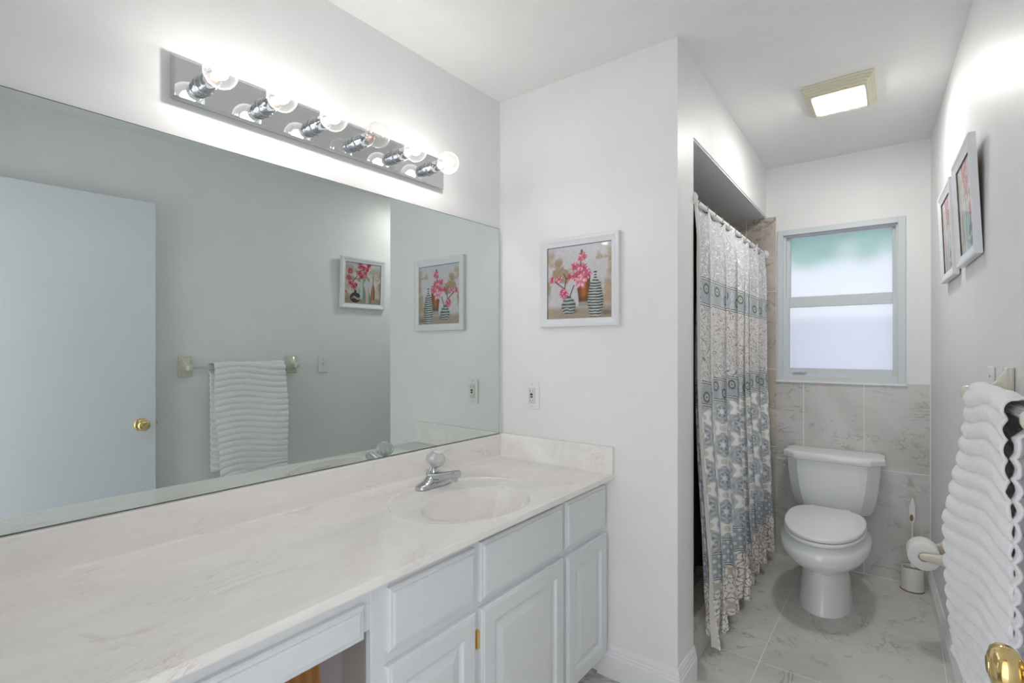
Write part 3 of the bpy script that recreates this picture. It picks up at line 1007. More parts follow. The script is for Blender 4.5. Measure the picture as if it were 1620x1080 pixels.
def picture(label, size, bw, mtx, fn, flip, gap=0.0):
    """local axes: x right, y towards the wall, z up; back of the frame at y=0"""
    root = tag(empty('framed_picture'), label, 'picture', 'framed flower pictures')
    root.matrix_world = mtx
    w, h = size
    d = 0.019
    prof = [(0, 0.0), (0, -d * 0.85), (0.003, -d), (bw * 0.35, -d), (bw * 0.5, -d * 0.86), (bw * 0.85, -d * 0.66), (bw, -d * 0.62), (bw, 0.0)]
    rings = []
    for sx, sz in ((1, 1), (-1, 1), (-1, -1), (1, -1)):
        rings.append([(sx * (w / 2 - q[0]), q[1], sz * (h / 2 - q[0])) for q in prof])
    rings.append(rings[0])
    MB().loft(rings, cap=False).build('frame', M['frame'], root)
    MB().box(-w / 2 + bw * .5, w / 2 - bw * .5, -0.004, -0.001, -h / 2 + bw * .5, h / 2 - bw * .5).build('backing_board', M['mdf'], root)
    art_mesh('print', w - 2 * bw + 0.002, h - 2 * bw + 0.002, fn, flip, root, (0, -0.0075, 0), (1, 0, 0), (0, 1, 0), (0, 0, 1))
    b = MB()
    ww, hh = w / 2 - bw, h / 2 - bw
    for bx in ((-ww - .001, ww + .001, hh - .0015, hh + .001), (-ww - .001, -ww + .0015, -hh, hh)):
        b.box(bx[0], bx[1], -0.0098, -0.007, bx[2], bx[3])
    b.build('shadow_strip', M['black'], root)  # black strips painted in as the frame's shadow on the print's top and left
    return root
picture('white-framed pink flower print on the wall beyond the vanity mirror', (0.372, 0.372), 0.0345,
        Matrix.Translation((-1.0535, YD - 0.0012, 1.5765)), art_one, False)
# right wall: local x runs towards the camera (-Y), tilted forward at the top
def right_pic(y, z, size, tilt, label):
    rz = Matrix.Rotation(R(-90) + aR, 4, 'Z')          # local +y -> into right wall (+x)
    tl = Matrix.Rotation(R(tilt), 4, 'X')
    lift = math.sin(R(tilt)) * size / 2
    p = Vector((xR(y) - 0.0035 - lift * 1.02, y, z))
    return picture(label, (size, size), 0.036, Matrix.Translation(p) @ rz @ tl, art_two, True)
right_pic(2.226, 1.768, 0.365, 2.6, 'white-framed pink flower print on the right wall, nearer of the two')
right_pic(2.682, 1.760, 0.365, 2.2, 'white-framed print on the right wall, nearer the window')

# ------------------------------------------------------------------ outlet and switch
def outlet():
    root = tag(empty('outlet', (-1.2895, YD, 1.0925)), 'white two-button electrical outlet on the wall beside the mirror', 'outlet')
    MB().box(-0.036, 0.036, -0.0065, -0.0004, -0.0585, 0.0585, 0.0025).build('cover_plate', M['white_plastic'], root)
    MB().box(-0.0175, 0.0175, -0.010, -0.006, -0.034, 0.034, 0.0015).build('receptacle', M['cream'], root)
    for z, m in ((0.0055, M['black']), (-0.0055, M['red'])):
        MB().box(-0.007, 0.007, -0.0118, -0.0095, z - 0.0035, z + 0.0035, 0.0006).build('button', m, root)
    for s in (-1, 1):
        b = MB()
        b.box(-0.0085, -0.0068, -0.0106, -0.0095, s * 0.021 - 0.004, s * 0.021 + 0.004)
        b.build('slot', M['black'], root)
        MB().box(0.0062, 0.0076, -0.0106, -0.0095, s * 0.021 - 0.003, s * 0.021 + 0.003).build('slot', M['black'], root)
        MB().box(-0.0016, 0.0016, -0.0106, -0.0095, s * 0.021 - 0.0105, s * 0.021 - 0.0075).build('slot', M['black'], root)
        MB().lathe([(0.0022, 0), (0.0030, 0.001)], 12, axis_m((0, -0.0075, s * 0.048), (0, 1, 0))).build('screw', M['chrome'], root)
outlet()
def switch():
    y, z = 1.928, 1.194
    root = tag(empty('light_switch', (xR(y), y, z), aR), 'white toggle light switch on the right wall beyond the towel bar', 'light switch')
    MB().box(-0.0065, -0.0004, -0.035, 0.035, -0.0575, 0.0575, 0.0025).build('cover_plate', M['white_plastic'], root)
    MB().box(-0.008, -0.006, -0.005, 0.005, -0.012, 0.012).box(-0.016, -0.006, -0.0035, 0.0035, 0.000, 0.010, 0.001).build('toggle', M['cream'], root)
    for s in (-1, 1):
        MB().lathe([(0.0022, 0), (0.0030, 0.001)], 12, axis_m((-0.0078, 0, s * 0.030), (1, 0, 0))).build('screw', M['hook'], root)
switch()

# ------------------------------------------------------------------ entry door (open, lying back along the right wall)
def entry_door():
    y0, y1 = 0.09, 0.942
    root = tag(struct(empty('door_1', (xR(y1), y1, 0), aR)))
    Lg = (y1 - y0)
    xo, xi = -0.098, -0.062
    MB().box(xo, xi, -Lg, 0, 0.012, 2.062, 0.0015).build('door_leaf', M['door'], root)
    kb = []
    ky, kz = -0.064, 0.906
    mx = axis_m((xo, ky, kz), (-1, 0, 0))
    prof = [(0.0325, 0), (0.0325, 0.003), (0.030, 0.006), (0.018, 0.009), (0.0125, 0.011), (0.0115, 0.014), (0.0115, 0.030), (0.014, 0.033), (0.021, 0.037), (0.0265, 0.043), (0.0285, 0.050), (0.0275, 0.056), (0.023, 0.062), (0.014, 0.0655), (0.004, 0.0665)]
    MB().lathe(prof, 40, mx).build('knob', M['brass'], root, 40)
    MB().lathe([(0.002, 0.0665), (0.0105, 0.0668), (0.0115, 0.064)], 24, mx).build('knob_face', M['brass'], root, 40)
    mx2 = axis_m((xi, ky, kz), (1, 0, 0))
    MB().lathe([(0.0325, 0), (0.030, 0.006), (0.018, 0.009), (0.0115, 0.014), (0.0115, 0.028), (0.021, 0.035), (0.0265, 0.043), (0.023, 0.052), (0.014, 0.056), (0.004, 0.0565)], 32, mx2).build('knob', M['brass'], root, 40)
    MB().box(xo + 0.006, xi - 0.006, -0.002, 0.0012, kz - 0.028, kz + 0.028).box(xo + 0.012, xi - 0.012, 0.0, 0.011, kz - 0.008, kz + 0.008, 0.002).build('latch', M['brass'], root)
entry_door()

# ------------------------------------------------------------------ towel bar and towel
BY0, BY1, BZ = 1.102, 1.706, 1.196
def towel_bar():
    ym = (BY0 + BY1) / 2
    root = tag(empty('towel_bar', (xR(ym), ym, BZ), aR), 'clear acrylic towel bar between two cream ceramic posts on the right wall', 'towel rail')
    for s in (-1, 1):
        yy = s * (BY1 - BY0) / 2
        b = MB()
        b.box(-0.012, -0.0004, yy - 0.036, yy + 0.036, -0.056, 0.062, 0.005, 3)
        # flared arm from plate to rounded tip
        rr = []
        for x, hw, z0, z1 in ((-0.008, 0.030, -0.050, 0.056), (-0.015, 0.0235, -0.034, 0.048), (-0.025, 0.0185, -0.026, 0.030), (-0.038, 0.017, -0.022, 0.018), (-0.062, 0.0165, -0.021, 0.014), (-0.077, 0.0165, -0.022, 0.014), (-0.086, 0.0155, -0.021, 0.012), (-0.091, 0.012, -0.017, 0.008), (-0.094, 0.006, -0.010, 0.003)):
            n = 20
            zc, hz = (z0 + z1) / 2, (z1 - z0) / 2
            rr.append([(x, yy + hw * math.copysign(abs(math.cos(2 * PI * i / n)) ** 0.55, math.cos(2 * PI * i / n)), zc + hz * math.copysign(abs(math.sin(2 * PI * i / n)) ** 0.55, math.sin(2 * PI * i / n))) for i in range(n)])
        b.loft(rr)
        b.build('post', M['ceramic'], root, 50)
    L2 = (BY1 - BY0) / 2 - 0.012
    n = 24
    rr = []
    for y in (-L2, L2):
        rr.append([(-0.070 + 0.0098 * (1 + 0.08 * math.cos(12 * 2 * PI * i / n)) * math.cos(2 * PI * i / n), y, -0.003 + 0.0098 * (1 + 0.08 * math.cos(12 * 2 * PI * i / n)) * math.sin(2 * PI * i / n)) for i in range(n)])
    MB().loft(rr).build('bar', M['acrylic'], root, 30)
towel_bar()

def towel():
    ym = 1.43
    root = tag(empty('towel', (xR(ym), ym, BZ), aR), 'white ribbed terry towel folded over the acrylic bar', 'towel')
    # cross-section path in local x (negative = room), z; front drop then over bar then back drop
    rib = 0.036
    def layer(nu=90, rows=560):
        front, back = 0.665, 0.60
        rb = 0.0145
        tot = front + PI * rb + back
        s = np.linspace(0, tot, rows)
        X = np.zeros_like(s); Z = np.zeros_like(s); side = np.zeros_like(s)
        xc = -0.070
        for i, q in enumerate(s):
            if q < front:
                X[i] = xc - rb; Z[i] = -(front - q); side[i] = -1
            elif q < front + PI * rb:
                a = (q - front) / rb
                X[i] = xc - rb * math.cos(a); Z[i] = rb * math.sin(a); side[i] = -math.cos(a)
            else:
                X[i] = xc + rb; Z[i] = -(q - front - PI * rb); side[i] = 1
        return s, X, Z, side, front
    s, X, Z, side, front = layer()
    nu = 72
    t = np.linspace(0, 1, nu)
    Tt, Ss = np.meshgrid(t, s)
    XX = np.repeat(X[:, None], nu, 1); ZZ = np.repeat(Z[:, None], nu, 1); SD = np.repeat(side[:, None], nu, 1)
    depth = np.clip(-ZZ, 0, 1)
    fr = (SD < 0)
    # width: near edge y, far edge y with slant of the hanging front layer
    yn = -0.205 + np.where(fr, 0.060 * sm(depth, 0.1, 0.66) * 0.6, 0.004 * sm(depth, 0.1, 0.6) - 0.008)
    yf = 0.192 + np.where(fr, 0.004 + 0.006 * np.sin(depth * 9) + 0.012 * depth, 0.010 + 0.012 * depth)
    YY = yn + (yf - yn) * Tt
    # the back layer's near edge shows past the front one
    XX = XX + np.where(fr, 0.0, -0.029 * sm(1 - Tt, 0.68, 0.95) * sm(depth, 0.01, 0.06))
    YY = YY - np.where(fr, 0.0, 0.010 * (1 - Tt))
    # front layer billows out at the far side
    bil = np.where(fr, sm(depth, 0.02, 0.35) * (0.020 - 0.056 * Tt ** 0.8 * (1 - 0.30 * sm(depth, 0.40, 0.66))), 0.0)
    XX = XX + bil + np.where(fr, -0.004 * np.sin(Tt * 7 + 1.0) * sm(depth, 0.05, 0.3), 0.000 * sm(depth, 0.03, 0.3))
    amp = 0.0075
    ribv = np.abs(np.sin(PI * (Ss - 0.4 * rib * np.sin(Tt * 5) ) / rib)) ** 0.7
    w = vnoise(Tt * 30, Ss * 90, 3) * 0.0025 + vnoise(Tt * 9, Ss * 25, 6) * 0.004
    edge = np.minimum(Tt, 1 - Tt)
    off = (ribv * amp + w)
    XX = XX + SD * off
    ZZ = ZZ + np.sqrt(np.clip(1 - SD ** 2, 0, 1)) * off
    # scalloped side edges
    YY = YY + (ribv - 0.5) * 0.005 * np.where(Tt < 0.03, -1, np.where(Tt > 0.97, 1, 0))
    # lower hem slants
    ZZ = ZZ - np.where(fr, 0.0, 0.0)
    hem = sm(depth, 0.55, 0.66) * np.where(fr, 1, 0)
    ZZ = ZZ + hem * (-0.020 + 0.052 * Tt + 0.012 * np.sin(Tt * 9))
    co = np.stack([XX, YY, ZZ], -1)
    o = grid_obj('cloth', co, None, M['terry'], root)
    md = o.modifiers.new('thick', 'SOLIDIFY')
    md.thickness = 0.005
    md.offset = 0
towel()

# ------------------------------------------------------------------ toilet
def toilet():
    ox, oy = -0.305, 3.5565
    root = tag(empty('toilet', (ox, oy, 0)), 'white two-piece toilet with closed lid beneath the window', 'toilet')
    # local: y = 0 at the wall, negative towards the room
    def outline(hw, yb, yf, ch, n=6):
        """tank plan: straight back, sides, facetted front"""
        pts = []
        key = [(-hw * 0.96, yb), (hw * 0.96, yb), (hw, yb - 0.02), (hw, yf + ch * 0.85), (hw - ch * 0.75, yf + 0.004), (hw - ch * 1.15, yf), (-hw + ch * 1.15, yf), (-hw + ch * 0.75, yf + 0.004), (-hw, yf + ch * 0.85), (-hw, yb - 0.02)]
        for i, p in enumerate(key):
            q = key[(i + 1) % len(key)]
            for k in range(n):
                pts.append((p[0] + (q[0] - p[0]) * k / n, p[1] + (q[1] - p[1]) * k / n))
        return pts
    def sec(z, hw, yb, yf, ch):
        return [(x, y, z) for x, y in outline(hw, yb, yf, ch)]
    # tank
    rr = []
    for z, hw, yf in ((0.352, 0.120, -0.155), (0.357, 0.150, -0.168), (0.372, 0.175, -0.180), (0.40, 0.190, -0.190), (0.45, 0.203, -0.200), (0.52, 0.214, -0.208), (0.60, 0.222, -0.214), (0.660, 0.225, -0.216)):
        rr.append(sec(z, hw, -0.012, yf, 0.075))
    MB().loft(rr).build('tank', M['porcelain'], root, 28)
    rr = []
    for z, g in ((0.658, -0.004), (0.662, 0.005), (0.668, 0.008), (0.690, 0.009), (0.698, 0.006), (0.702, -0.002), (0.704, -0.02)):
        rr.append(sec(z, 0.236 + g, -0.006, -0.222 - g, 0.082))
    MB().loft(rr).build('tank_lid', M['porcelain'], root, 28)
    # flush lever
    b = MB()
    b.lathe([(0.010, 0), (0.012, 0.003), (0.009, 0.012), (0.004, 0.014)], 18, axis_m((-0.2255, -0.150, 0.628), (-1, -0.2, 0)))
    b.tube([(-0.236, -0.150, 0.628), (-0.238, -0.170, 0.626), (-0.236, -0.196, 0.620), (-0.231, -0.212, 0.615)], [0.005, 0.0055, 0.006, 0.004])
    b.build('flush_lever', M['chrome'], root, 50)
    # bowl + pedestal as one continuous loft
    def egg(z, cy, hw, fr_, bk, n=48, sq=1.0):
        pts = []
        for i in range(n):
            a = 2 * PI * i / n
            c, s = math.cos(a), math.sin(a)
            y = cy + (-fr_ * s if s > 0 else -bk * s)
            e = 0.9 if s > 0 else 0.62
            pts.append((hw * math.copysign(abs(c) ** (e * sq), c), y if s > 0 else cy - bk * math.copysign(abs(s) ** 0.75, s), z))
        return pts
    # cy measured from wall; front = towards -y
    L = []
    for z, cy, hw, f, k in ((0.000, -0.48, 0.118, 0.215, 0.24), (0.012, -0.48, 0.117, 0.213, 0.24), (0.03, -0.48, 0.114, 0.206, 0.235), (0.09, -0.48, 0.107, 0.196, 0.235), (0.15, -0.48, 0.102, 0.188, 0.24), (0.195, -0.48, 0.101, 0.190, 0.25),
                            (0.215, -0.48, 0.108, 0.225, 0.255), (0.24, -0.48, 0.138, 0.290, 0.26), (0.265, -0.48, 0.170, 0.343, 0.265), (0.295, -0.48, 0.191, 0.374, 0.27), (0.32, -0.48, 0.199, 0.386, 0.27), (0.345, -0.48, 0.195, 0.381, 0.27), (0.365, -0.48, 0.177, 0.366, 0.27), (0.378, -0.48, 0.172, 0.356, 0.27), (0.384, -0.48, 0.165, 0.345, 0.265)):
        L.append(egg(z, cy, hw, f, k))
    MB().loft(L).build('bowl', M['porcelain'], root, 50)
    b = MB().box(-0.135, 0.135, -0.30, -0.03, 0.300, 0.3535, 0.014, 3)
    b.loft([[(x * w, y * w2 - 0.22, z) for x, y in [(math.cos(2 * PI * i / 24), math.sin(2 * PI * i / 24)) for i in range(24)]] for z, w, w2 in ((0, 0.085, 0.08), (0.02, 0.075, 0.07), (0.2, 0.065, 0.07), (0.31, 0.09, 0.08))])
    b.build('base_shelf', M['porcelain'], root, 40)
    # seat ring and lid
    sx = 0.002
    def plate(name, z0, z1, hw, f, k, m):
        r = 0.006
        rr = [egg(z0, -0.505, hw - r, f - r, k - r), egg(z0 + r * .4, -0.505, hw - r * .2, f - r * .2, k), egg(z1 - r, -0.505, hw, f, k), egg(z1 - r * .3, -0.505, hw - r * .5, f - r * .5, k - r * .3), egg(z1, -0.505, hw - r * 1.8, f - r * 1.8, k - r * 1.5)]
        return MB().loft(rr).build(name, m, root, 50)
    plate('seat', 0.3870, 0.4045, 0.178, 0.350, 0.225, M['seat'])
    plate('seat_lid', 0.4075, 0.4265, 0.176, 0.347, 0.232, M['seat'])
    for s in (-1, 1):
        MB().box(s * 0.075 - 0.02, s * 0.075 + 0.02, -0.285, -0.262, 0.3535, 0.4235, 0.005, 2).build('seat_hinge', M['seat'], root, 40)
    return root
toilet()

# ------------------------------------------------------------------ toilet brush in its pot
def brush():
    x, y = 0.055, 3.488
    pot = tag(empty('brush_holder', (x, y, 0)), 'small white toilet brush holder on the floor in the corner', 'brush holder')
    prof = [(0.050, 0.003), (0.0515, 0.003), (0.052, 0.015), (0.050, 0.06), (0.0485, 0.118), (0.046, 0.122), (0.043, 0.119), (0.043, 0.02), (0.002, 0.018)]
    MB().lathe(prof, 36, cap=False).build('pot', M['cream'], pot, 40)
    sm_ = mat('rust_stain', (0.16, 0.10, 0.05), 0.7)
    MB().lathe([(0.047, 0.0002), (0.0535, 0.0002), (0.0535, 0.005), (0.047, 0.005)], 36).build('base_ring', sm_, pot, 40)
    br = tag(empty('toilet_brush', (x, y, 0.02)), 'white toilet brush standing in its holder in the corner', 'toilet brush')
    MB().lathe([(0.006, 0.10), (0.015, 0.104), (0.012, 0.110), (0.008, 0.124), (0.006, 0.132), (0.0055, 0.30), (0.0055, 0.34)], 16).build('stem', M['cream'], br, 40)
    rr = []
    for z, hx, dx in ((0.335, 0.006, 0), (0.345, 0.012, 0), (0.37, 0.0145, 0), (0.40, 0.0150, 0.000), (0.425, 0.0140, 0.0), (0.445, 0.010, 0.002), (0.46, 0.005, 0.002), (0.475, 0.002, 0.0)):
        rr.append([(dx + hx * math.cos(2 * PI * i / 16), 0.45 * hx * math.sin(2 * PI * i / 16), z) for i in range(16)])
    MB().loft(rr).build('grip', M['seat'], br, 50)
    rr = [[(-0.003 + w * math.cos(2 * PI * i / 12), -0.009, z + h * math.sin(2 * PI * i / 12)) if k == 0 else (-0.003 + w * math.cos(2 * PI * i / 12), -0.0035, z + h * math.sin(2 * PI * i / 12)) for i in range(12)] for k, (w, z, h) in enumerate(((0.0075, 0.367, 0.018), (0.0085, 0.367, 0.020)))]
    MB().loft(rr).build('grip_hole', mat('amber_inset', (0.25, 0.15, 0.04), 0.4), br)
    b = MB()
    b.lathe([(0.005, 0.0), (0.026, 0.006), (0.033, 0.04), (0.028, 0.085), (0.006, 0.098)], 20)
    b.build('bristle_head', M['cream'], br, 40)
brush()

# ------------------------------------------------------------------ toilet paper holder
def tp():
    y, z = 2.825, 0.425
    root = tag(empty('toilet_paper_holder', (xR(y), y, z), aR), 'cream ceramic toilet paper holder on the right wall', 'paper holder')
    for s in (-1, 1):
        yy = s * 0.072
        b = MB()
        b.box(-0.010, -0.0004, yy - 0.030, yy + 0.030, -0.045, 0.060, 0.004, 2)
        rr = []
        for x, hw, z0, z1 in ((-0.007, 0.024, -0.040, 0.052), (-0.016, 0.014, -0.030, 0.034), (-0.030, 0.011, -0.024, 0.020), (-0.060, 0.010, -0.019, 0.015), (-0.090, 0.010, -0.017, 0.014), (-0.100, 0.009, -0.013, 0.010), (-0.104, 0.005, -0.006, 0.004)):
            n = 16
            zc, hz = (z0 + z1) / 2, (z1 - z0) / 2
            rr.append([(x, yy + hw * math.copysign(abs(math.cos(2 * PI * i / n)) ** 0.6, math.cos(2 * PI * i / n)), zc + hz * math.copysign(abs(math.sin(2 * PI * i / n)) ** 0.6, math.sin(2 * PI * i / n))) for i in range(n)])
        b.loft(rr).build('post', M['ceramic'], root, 50)
    MB().tube([(-0.086, -0.072, 0), (-0.086, 0.072, 0)], 0.0085, 16).build('roller', M['cream'], root, 50)
    roll = tag(empty('toilet_paper', (xR(y), y, z), aR), 'roll of white toilet paper on the holder beside the toilet', 'toilet paper')
    n = 48
    ro, ri = 0.056, 0.0195
    def ring(r, yy):
        return [(-0.086 + r * math.cos(2 * PI * i / n), yy, -0.009 + r * math.sin(2 * PI * i / n)) for i in range(n)]
    MB().loft([ring(ri, -0.052), ring(ro - .001, -0.052), ring(ro, -0.051), ring(ro, 0.051), ring(ro - .001, 0.052), ring(ri, 0.052), ring(ri, -0.052)], cap=False).build('paper', M['paper'], roll, 50)
    core = mat('cardboard_core', (0.33, 0.25, 0.17), 0.8)
    MB().loft([ring(ri + .0002, -0.0515), ring(ri + .0002, 0.0515), ring(ri - .001, 0.0515), ring(ri - .001, -0.0515), ring(ri + .0002, -0.0515)], cap=False).build('core', core, roll, 50)
tp()

# ------------------------------------------------------------------ shower rod, hooks, curtain, liner
RZ = 1.897
def rod():
    x0, x1 = xS(2.04) - 0.012, xS(3.55) - 0.012
    root = tag(empty('shower_rod', (x0, YD2 + 0.0015, RZ)), 'white shower curtain rod under the soffit', 'curtain rod')
    MB().tube([(0, 0.001, 0), (x1 - x0, YF - YD2 - 0.013, 0)], 0.0125, 20).build('rod', M['rod'], root, 50)
    MB().lathe([(0.028, 0), (0.028, 0.006), (0.018, 0.012), (0.014, 0.02)], 24, axis_m((0, 0, 0), (0, 1, 0))).build('flange', M['rod'], root, 50)
    MB().lathe([(0.028, 0), (0.028, 0.006), (0.018, 0.012), (0.014, 0.02)], 24, axis_m((x1 - x0, YF - YD2 - 0.0120, 0), (0, -1, 0))).build('flange', M['rod'], root, 50)
rod()

CY0, CY1 = 2.038, 3.520
NF = 7.5
def cur_path(p, zf):
    """zf: 0 top .. 1 bottom; returns x, y"""
    ph = 2 * PI * NF * p + 0.8 * np.sin(p * 9 + 1)
    y0 = CY0 + 0.035 * sm(zf, 0.45, 1.0)
    y1 = CY1 - 0.05 * sm(zf, 0.5, 1.0)
    y = y0 + (y1 - y0) * p
    a = 0.017 + 0.010 * zf + 0.006 * np.sin(p * 13 + 2)
    lean = 0.046 * sm(zf, 0.35, 1.0) * (0.85 - 0.2 * p)
    x = -0.6472 - 0.0177 * (y - 2.0) - 0.012 + lean + a * (np.sin(ph) + 0.35) * (0.6 + 0.4 * sm(zf, 0, 0.1))
    y = y + sm(p, 0, 0.08) * ((0.016 + 0.014 * zf) * np.sin(2 * ph + 0.6) * (0.5 + 0.5 * sm(zf, 0, 0.15)) + 0.012 * np.sin(ph * 0.5 + 4 * zf))
    return x, y

def curtain_color(s, z):
    """s metres along the cloth, z metres above the hem (cloth coordinates as heights)"""
    img = np.zeros(s.shape + (3,))
    # upper lace: warped contour lines
    def curls(sc_, seed, lo, hi, thick):
        wx = s * sc_ + 1.6 * fbm(s * sc_ * 0.8, z * sc_ * 0.8, seed, 2)
        wy = z * sc_ * 0.85 + 1.6 * fbm(s * sc_ * 0.8 + 9, z * sc_ * 0.8, seed + 5, 2)
        f = fbm(wx, wy, seed + 2, 2)
        l = np.abs(np.sin(f * 20))
        m = sm(l, thick, thick * 0.4)
        return S(lo) * (1 - m[..., None]) + S(hi) * m[..., None]
    A = curls(38, 3, (184, 184, 188), (240, 240, 243), 0.55)
    B = curls(52, 8, (220, 218, 217), (142, 136, 133), 0.60)
    img = np.where((z > 1.60)[..., None], A, B)
    # ogee medallions
    per_s, per_z = 0.235, 0.155
    def cell(s, z, ps, pz, k):
        a = s / ps + 0.5 * k; c = z / pz + 0.5 * k
        fs, fz = a - np.floor(a) - 0.5, c - np.floor(c) - 0.5
        return fs * ps, fz * pz
    O = np.zeros_like(img) + S((240, 240, 241))
    dot = np.zeros(s.shape)
    for k in (0, 1):
        dx, dz = cell(s, z, per_s, per_z, k)
        r = np.hypot(dx / 0.078, dz / 0.058)
        th = np.arctan2(dz / 0.060, dx / 0.080)
        rim = 1.0 + 0.05 * np.cos(8 * th)
        m = sm(r, rim, rim - 0.10)
        det = 0.30 + 0.32 * np.sin(r * 15) * np.cos(th * 6) + 0.22 * np.cos(r * 22)
        det = np.clip(det + 0.4 * (vnoise(s * 260, z * 260, 4) - 0.5), 0, 1)
        c = S((164, 168, 173)) + (S((214, 217, 220)) - S((164, 168, 173))) * det[..., None]
        c = c * (1 - 0.38 * (np.abs(r - 0.36) < 0.09) * (np.cos(th * 6) > 0.35))[..., None]
        c = np.where((r < 0.2)[..., None], S((228, 230, 232)), c)
        O = O * (1 - m[..., None]) + c * m[..., None]
    for k in (0, 1):
        dx, dz = cell(s + per_s * 0.5, z, per_s, per_z, k)
        r = np.hypot(dx * 0.65, dz)
        m = sm(r, 0.015, 0.012)
        O = blend(O, m, (212, 210, 192))
    img = np.where((z < 1.10)[..., None], O, img)
    # bottom: beige with white medallions
    P = np.zeros_like(img) + S((196, 186, 176))
    for k in (0, 1):
        dx, dz = cell(s, z + 0.03, 0.17, 0.15, k)
        r = np.hypot(dx / 0.07, dz / 0.058)
        th = np.arctan2(dz, dx)
        rim = 1 + 0.06 * np.cos(8 * th)
        m = sm(r, rim, rim - 0.08)
        ln = (np.abs(np.sin(r * 8 + 0.5 * np.cos(8 * th))) < 0.28) | ((np.abs(np.cos(4 * th)) < 0.18) & (r > 0.3))
        c = np.where(ln[..., None], S((140, 128, 120)), S((234, 231, 228)))
        P = P * (1 - m[..., None]) + c * m[..., None]
    P = P * (0.9 + 0.2 * vnoise(s * 200, z * 200, 12))[..., None]
    img = np.where((z < 0.36)[..., None], P, img)
    # bands
    for z0, z1, per, style in ((1.488, 1.596, 0.075, 0), (1.060, 1.156, 0.058, 0), (0.305, 0.415, 0.05, 1)):
        zz = (z - z0) / (z1 - z0)
        Bd = np.zeros_like(img) + S((168, 176, 181))
        Bd = Bd * (0.9 + 0.2 * vnoise(s * 300, z * 300, 21))[..., None]
        fs = (s / per - np.floor(s / per) - 0.5) * per
        if style == 0:
            for zc in (0.5,):
                cz = (zz - 0.5) * (z1 - z0) + 0.014 * np.sign(np.sin(s / per * PI))
                r = np.hypot(fs / 0.016, cz / 0.019)
                Bd = blend(Bd, sm(np.abs(r - 1), 0.30, 0.15), (96, 100, 104))
                Bd = blend(Bd, sm(r, 0.75, 0.5), (196, 190, 176))
                Bd = blend(Bd, sm(r, 0.32, 0.2), (92, 88, 84))
                Bd = blend(Bd, sm(np.abs(np.abs(fs) - per * 0.46 - 0.004 * np.sin(z * 120)), 0.0035, 0.0015), (206, 212, 216))
        else:
            for k in (0, 1):
                dx, dz = cell(s, z, 0.045, 0.045, k)
                r = np.hypot(dx, dz)
                Bd = blend(Bd, sm(r, 0.009, 0.006), (220, 224, 228))
                Bd = blend(Bd, sm(np.abs(r - 0.014), 0.003, 0.001) * 0.6, (134, 146, 154))
        inb = (zz > 0) & (zz < 1)
        img = np.where(inb[..., None], Bd, img)
        for ze in (z0, z1):
            img = blend(img, sm(np.abs(z - ze), 0.0095, 0.007) * 0.9, (236, 237, 238))
            img = blend(img, sm(np.abs(z - ze + 0.004), 0.0032, 0.0015), (84, 82, 82))
            img = blend(img, sm(np.abs(z - ze - 0.005), 0.0028, 0.0015), (84, 82, 82))
    return np.clip(img, 0, 1)

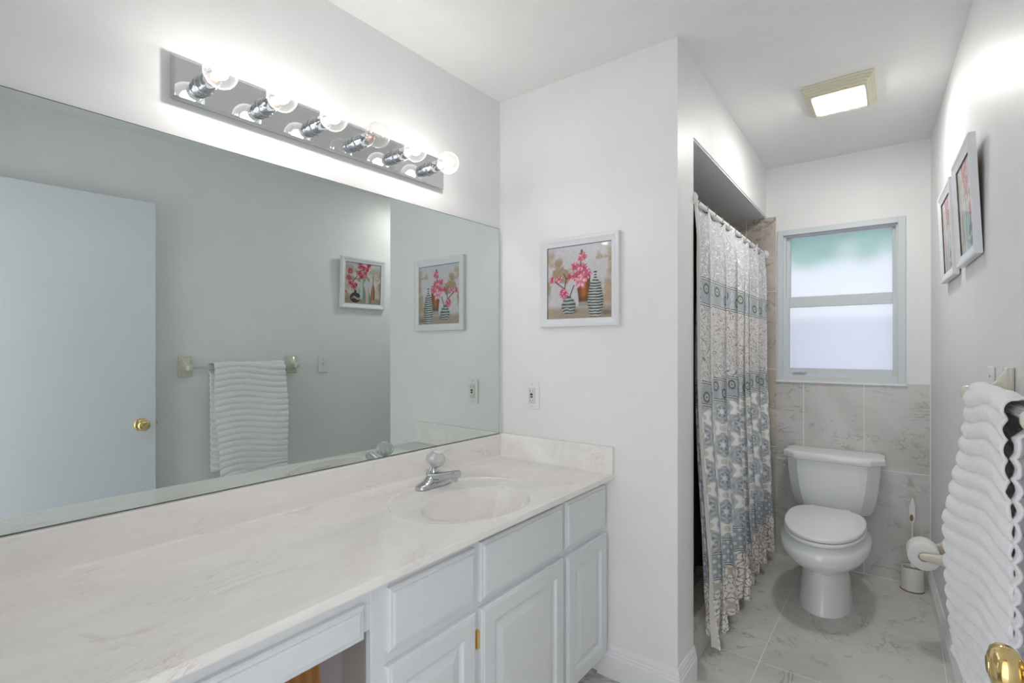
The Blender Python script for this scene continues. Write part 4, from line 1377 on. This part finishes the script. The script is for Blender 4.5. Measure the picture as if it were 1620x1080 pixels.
def curtain():
    root = tag(empty('shower_curtain', (xS(2.8), 2.8, RZ - 0.02)), 'grey and white patterned fabric shower curtain hanging from the rod', 'shower curtain')
    nx, nz = 620, 760
    p = np.linspace(0, 1, nx); q = np.linspace(0, 1, nz)
    Pp, Q = np.meshgrid(p, q)
    ztop = 1.888
    x, y = cur_path(Pp, Q)
    zb = 0.074 + 0.03 * (1 - Pp) ** 5 + 0.012 * np.sin(Pp * 23) + 0.012 * vnoise(Pp * 60, Pp * 0, 3) - 0.02 * Pp
    hp = np.sin(2 * PI * NF * Pp + 0.8 * np.sin(Pp * 9 + 1))
    zt_ = ztop + 0.010 * np.cos(2 * PI * 12 * Pp) - 0.002 + 0.026 * sm(Pp, 0.45, 0.9)
    z = zt_ + (zb - zt_) * Q
    # rumple near the hem
    r = sm(Q, 0.72, 1.0)
    x = x + r * 0.013 * (fbm(Pp * 26, Q * 9, 14, 2) - 0.5) * 2
    y = y + r * 0.020 * (fbm(Pp * 30 + 7, Q * 11, 15, 2) - 0.5) * 2
    x = x + 0.0022 * (fbm(Pp * 40, Q * 14, 19, 2) - 0.5)
    # ruffled lowest edge
    x = x + sm(Q, 0.90, 1.0) * 0.010 * np.sin(Pp * 190 + 5 * Q)
    s = Pp * 2.15
    # seams drop unevenly: bands sag a little between folds
    zc = z + 0.012 * hp * (0.4 + Q) - 0.035 * sm(Q, 0.5, 1) * (0.5 - Pp)
    col = curtain_color(s, zc)
    # plain hem return on the near vertical edge
    edge = (Pp < 0.012)
    col = np.where(edge[..., None], S((196, 194, 188)), col)
    origin = np.array([xS(2.8), 2.8, RZ - 0.02])
    co = np.stack([x, y, z], -1) - origin
    o = grid_obj('curtain_cloth', co, col, M['cloth'], root)
    # hooks
    for k in range(12):
        pp = (k + 0.5) / 12
        yy = CY0 + (CY1 - CY0) * pp
        xx = xS(yy) - 0.012
        h = tag(empty('curtain_hook', (xx, yy, RZ)), 'dark metal curtain hook on the white shower rod', 'curtain hook', 'curtain hooks along the rod')
        pts = []
        for a in range(-30, 241, 18):
            pts.append((0.0165 * math.cos(R(a)), 0, 0.0165 * math.sin(R(a))))
        pts += [(0.002, 0.0, -0.022), (0.010, 0.0, -0.030), (0.014, 0, -0.024)]
        MB().tube(pts, 0.0016, 6).build('ring', M['hook'], h, 60)
curtain()

def liner():
    nx, nz = 160, 60
    Pp, Q = np.meshgrid(np.linspace(0, 1, nx), np.linspace(0, 1, nz))
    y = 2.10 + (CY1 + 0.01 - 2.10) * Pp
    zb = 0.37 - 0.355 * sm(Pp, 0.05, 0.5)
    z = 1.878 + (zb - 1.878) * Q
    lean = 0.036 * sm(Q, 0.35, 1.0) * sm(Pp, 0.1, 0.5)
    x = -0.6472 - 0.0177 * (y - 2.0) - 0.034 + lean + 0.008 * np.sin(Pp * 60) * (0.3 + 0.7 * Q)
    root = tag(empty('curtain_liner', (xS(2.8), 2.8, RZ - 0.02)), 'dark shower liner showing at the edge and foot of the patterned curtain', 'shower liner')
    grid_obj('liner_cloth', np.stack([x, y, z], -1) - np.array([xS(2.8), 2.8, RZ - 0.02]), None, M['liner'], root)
liner()
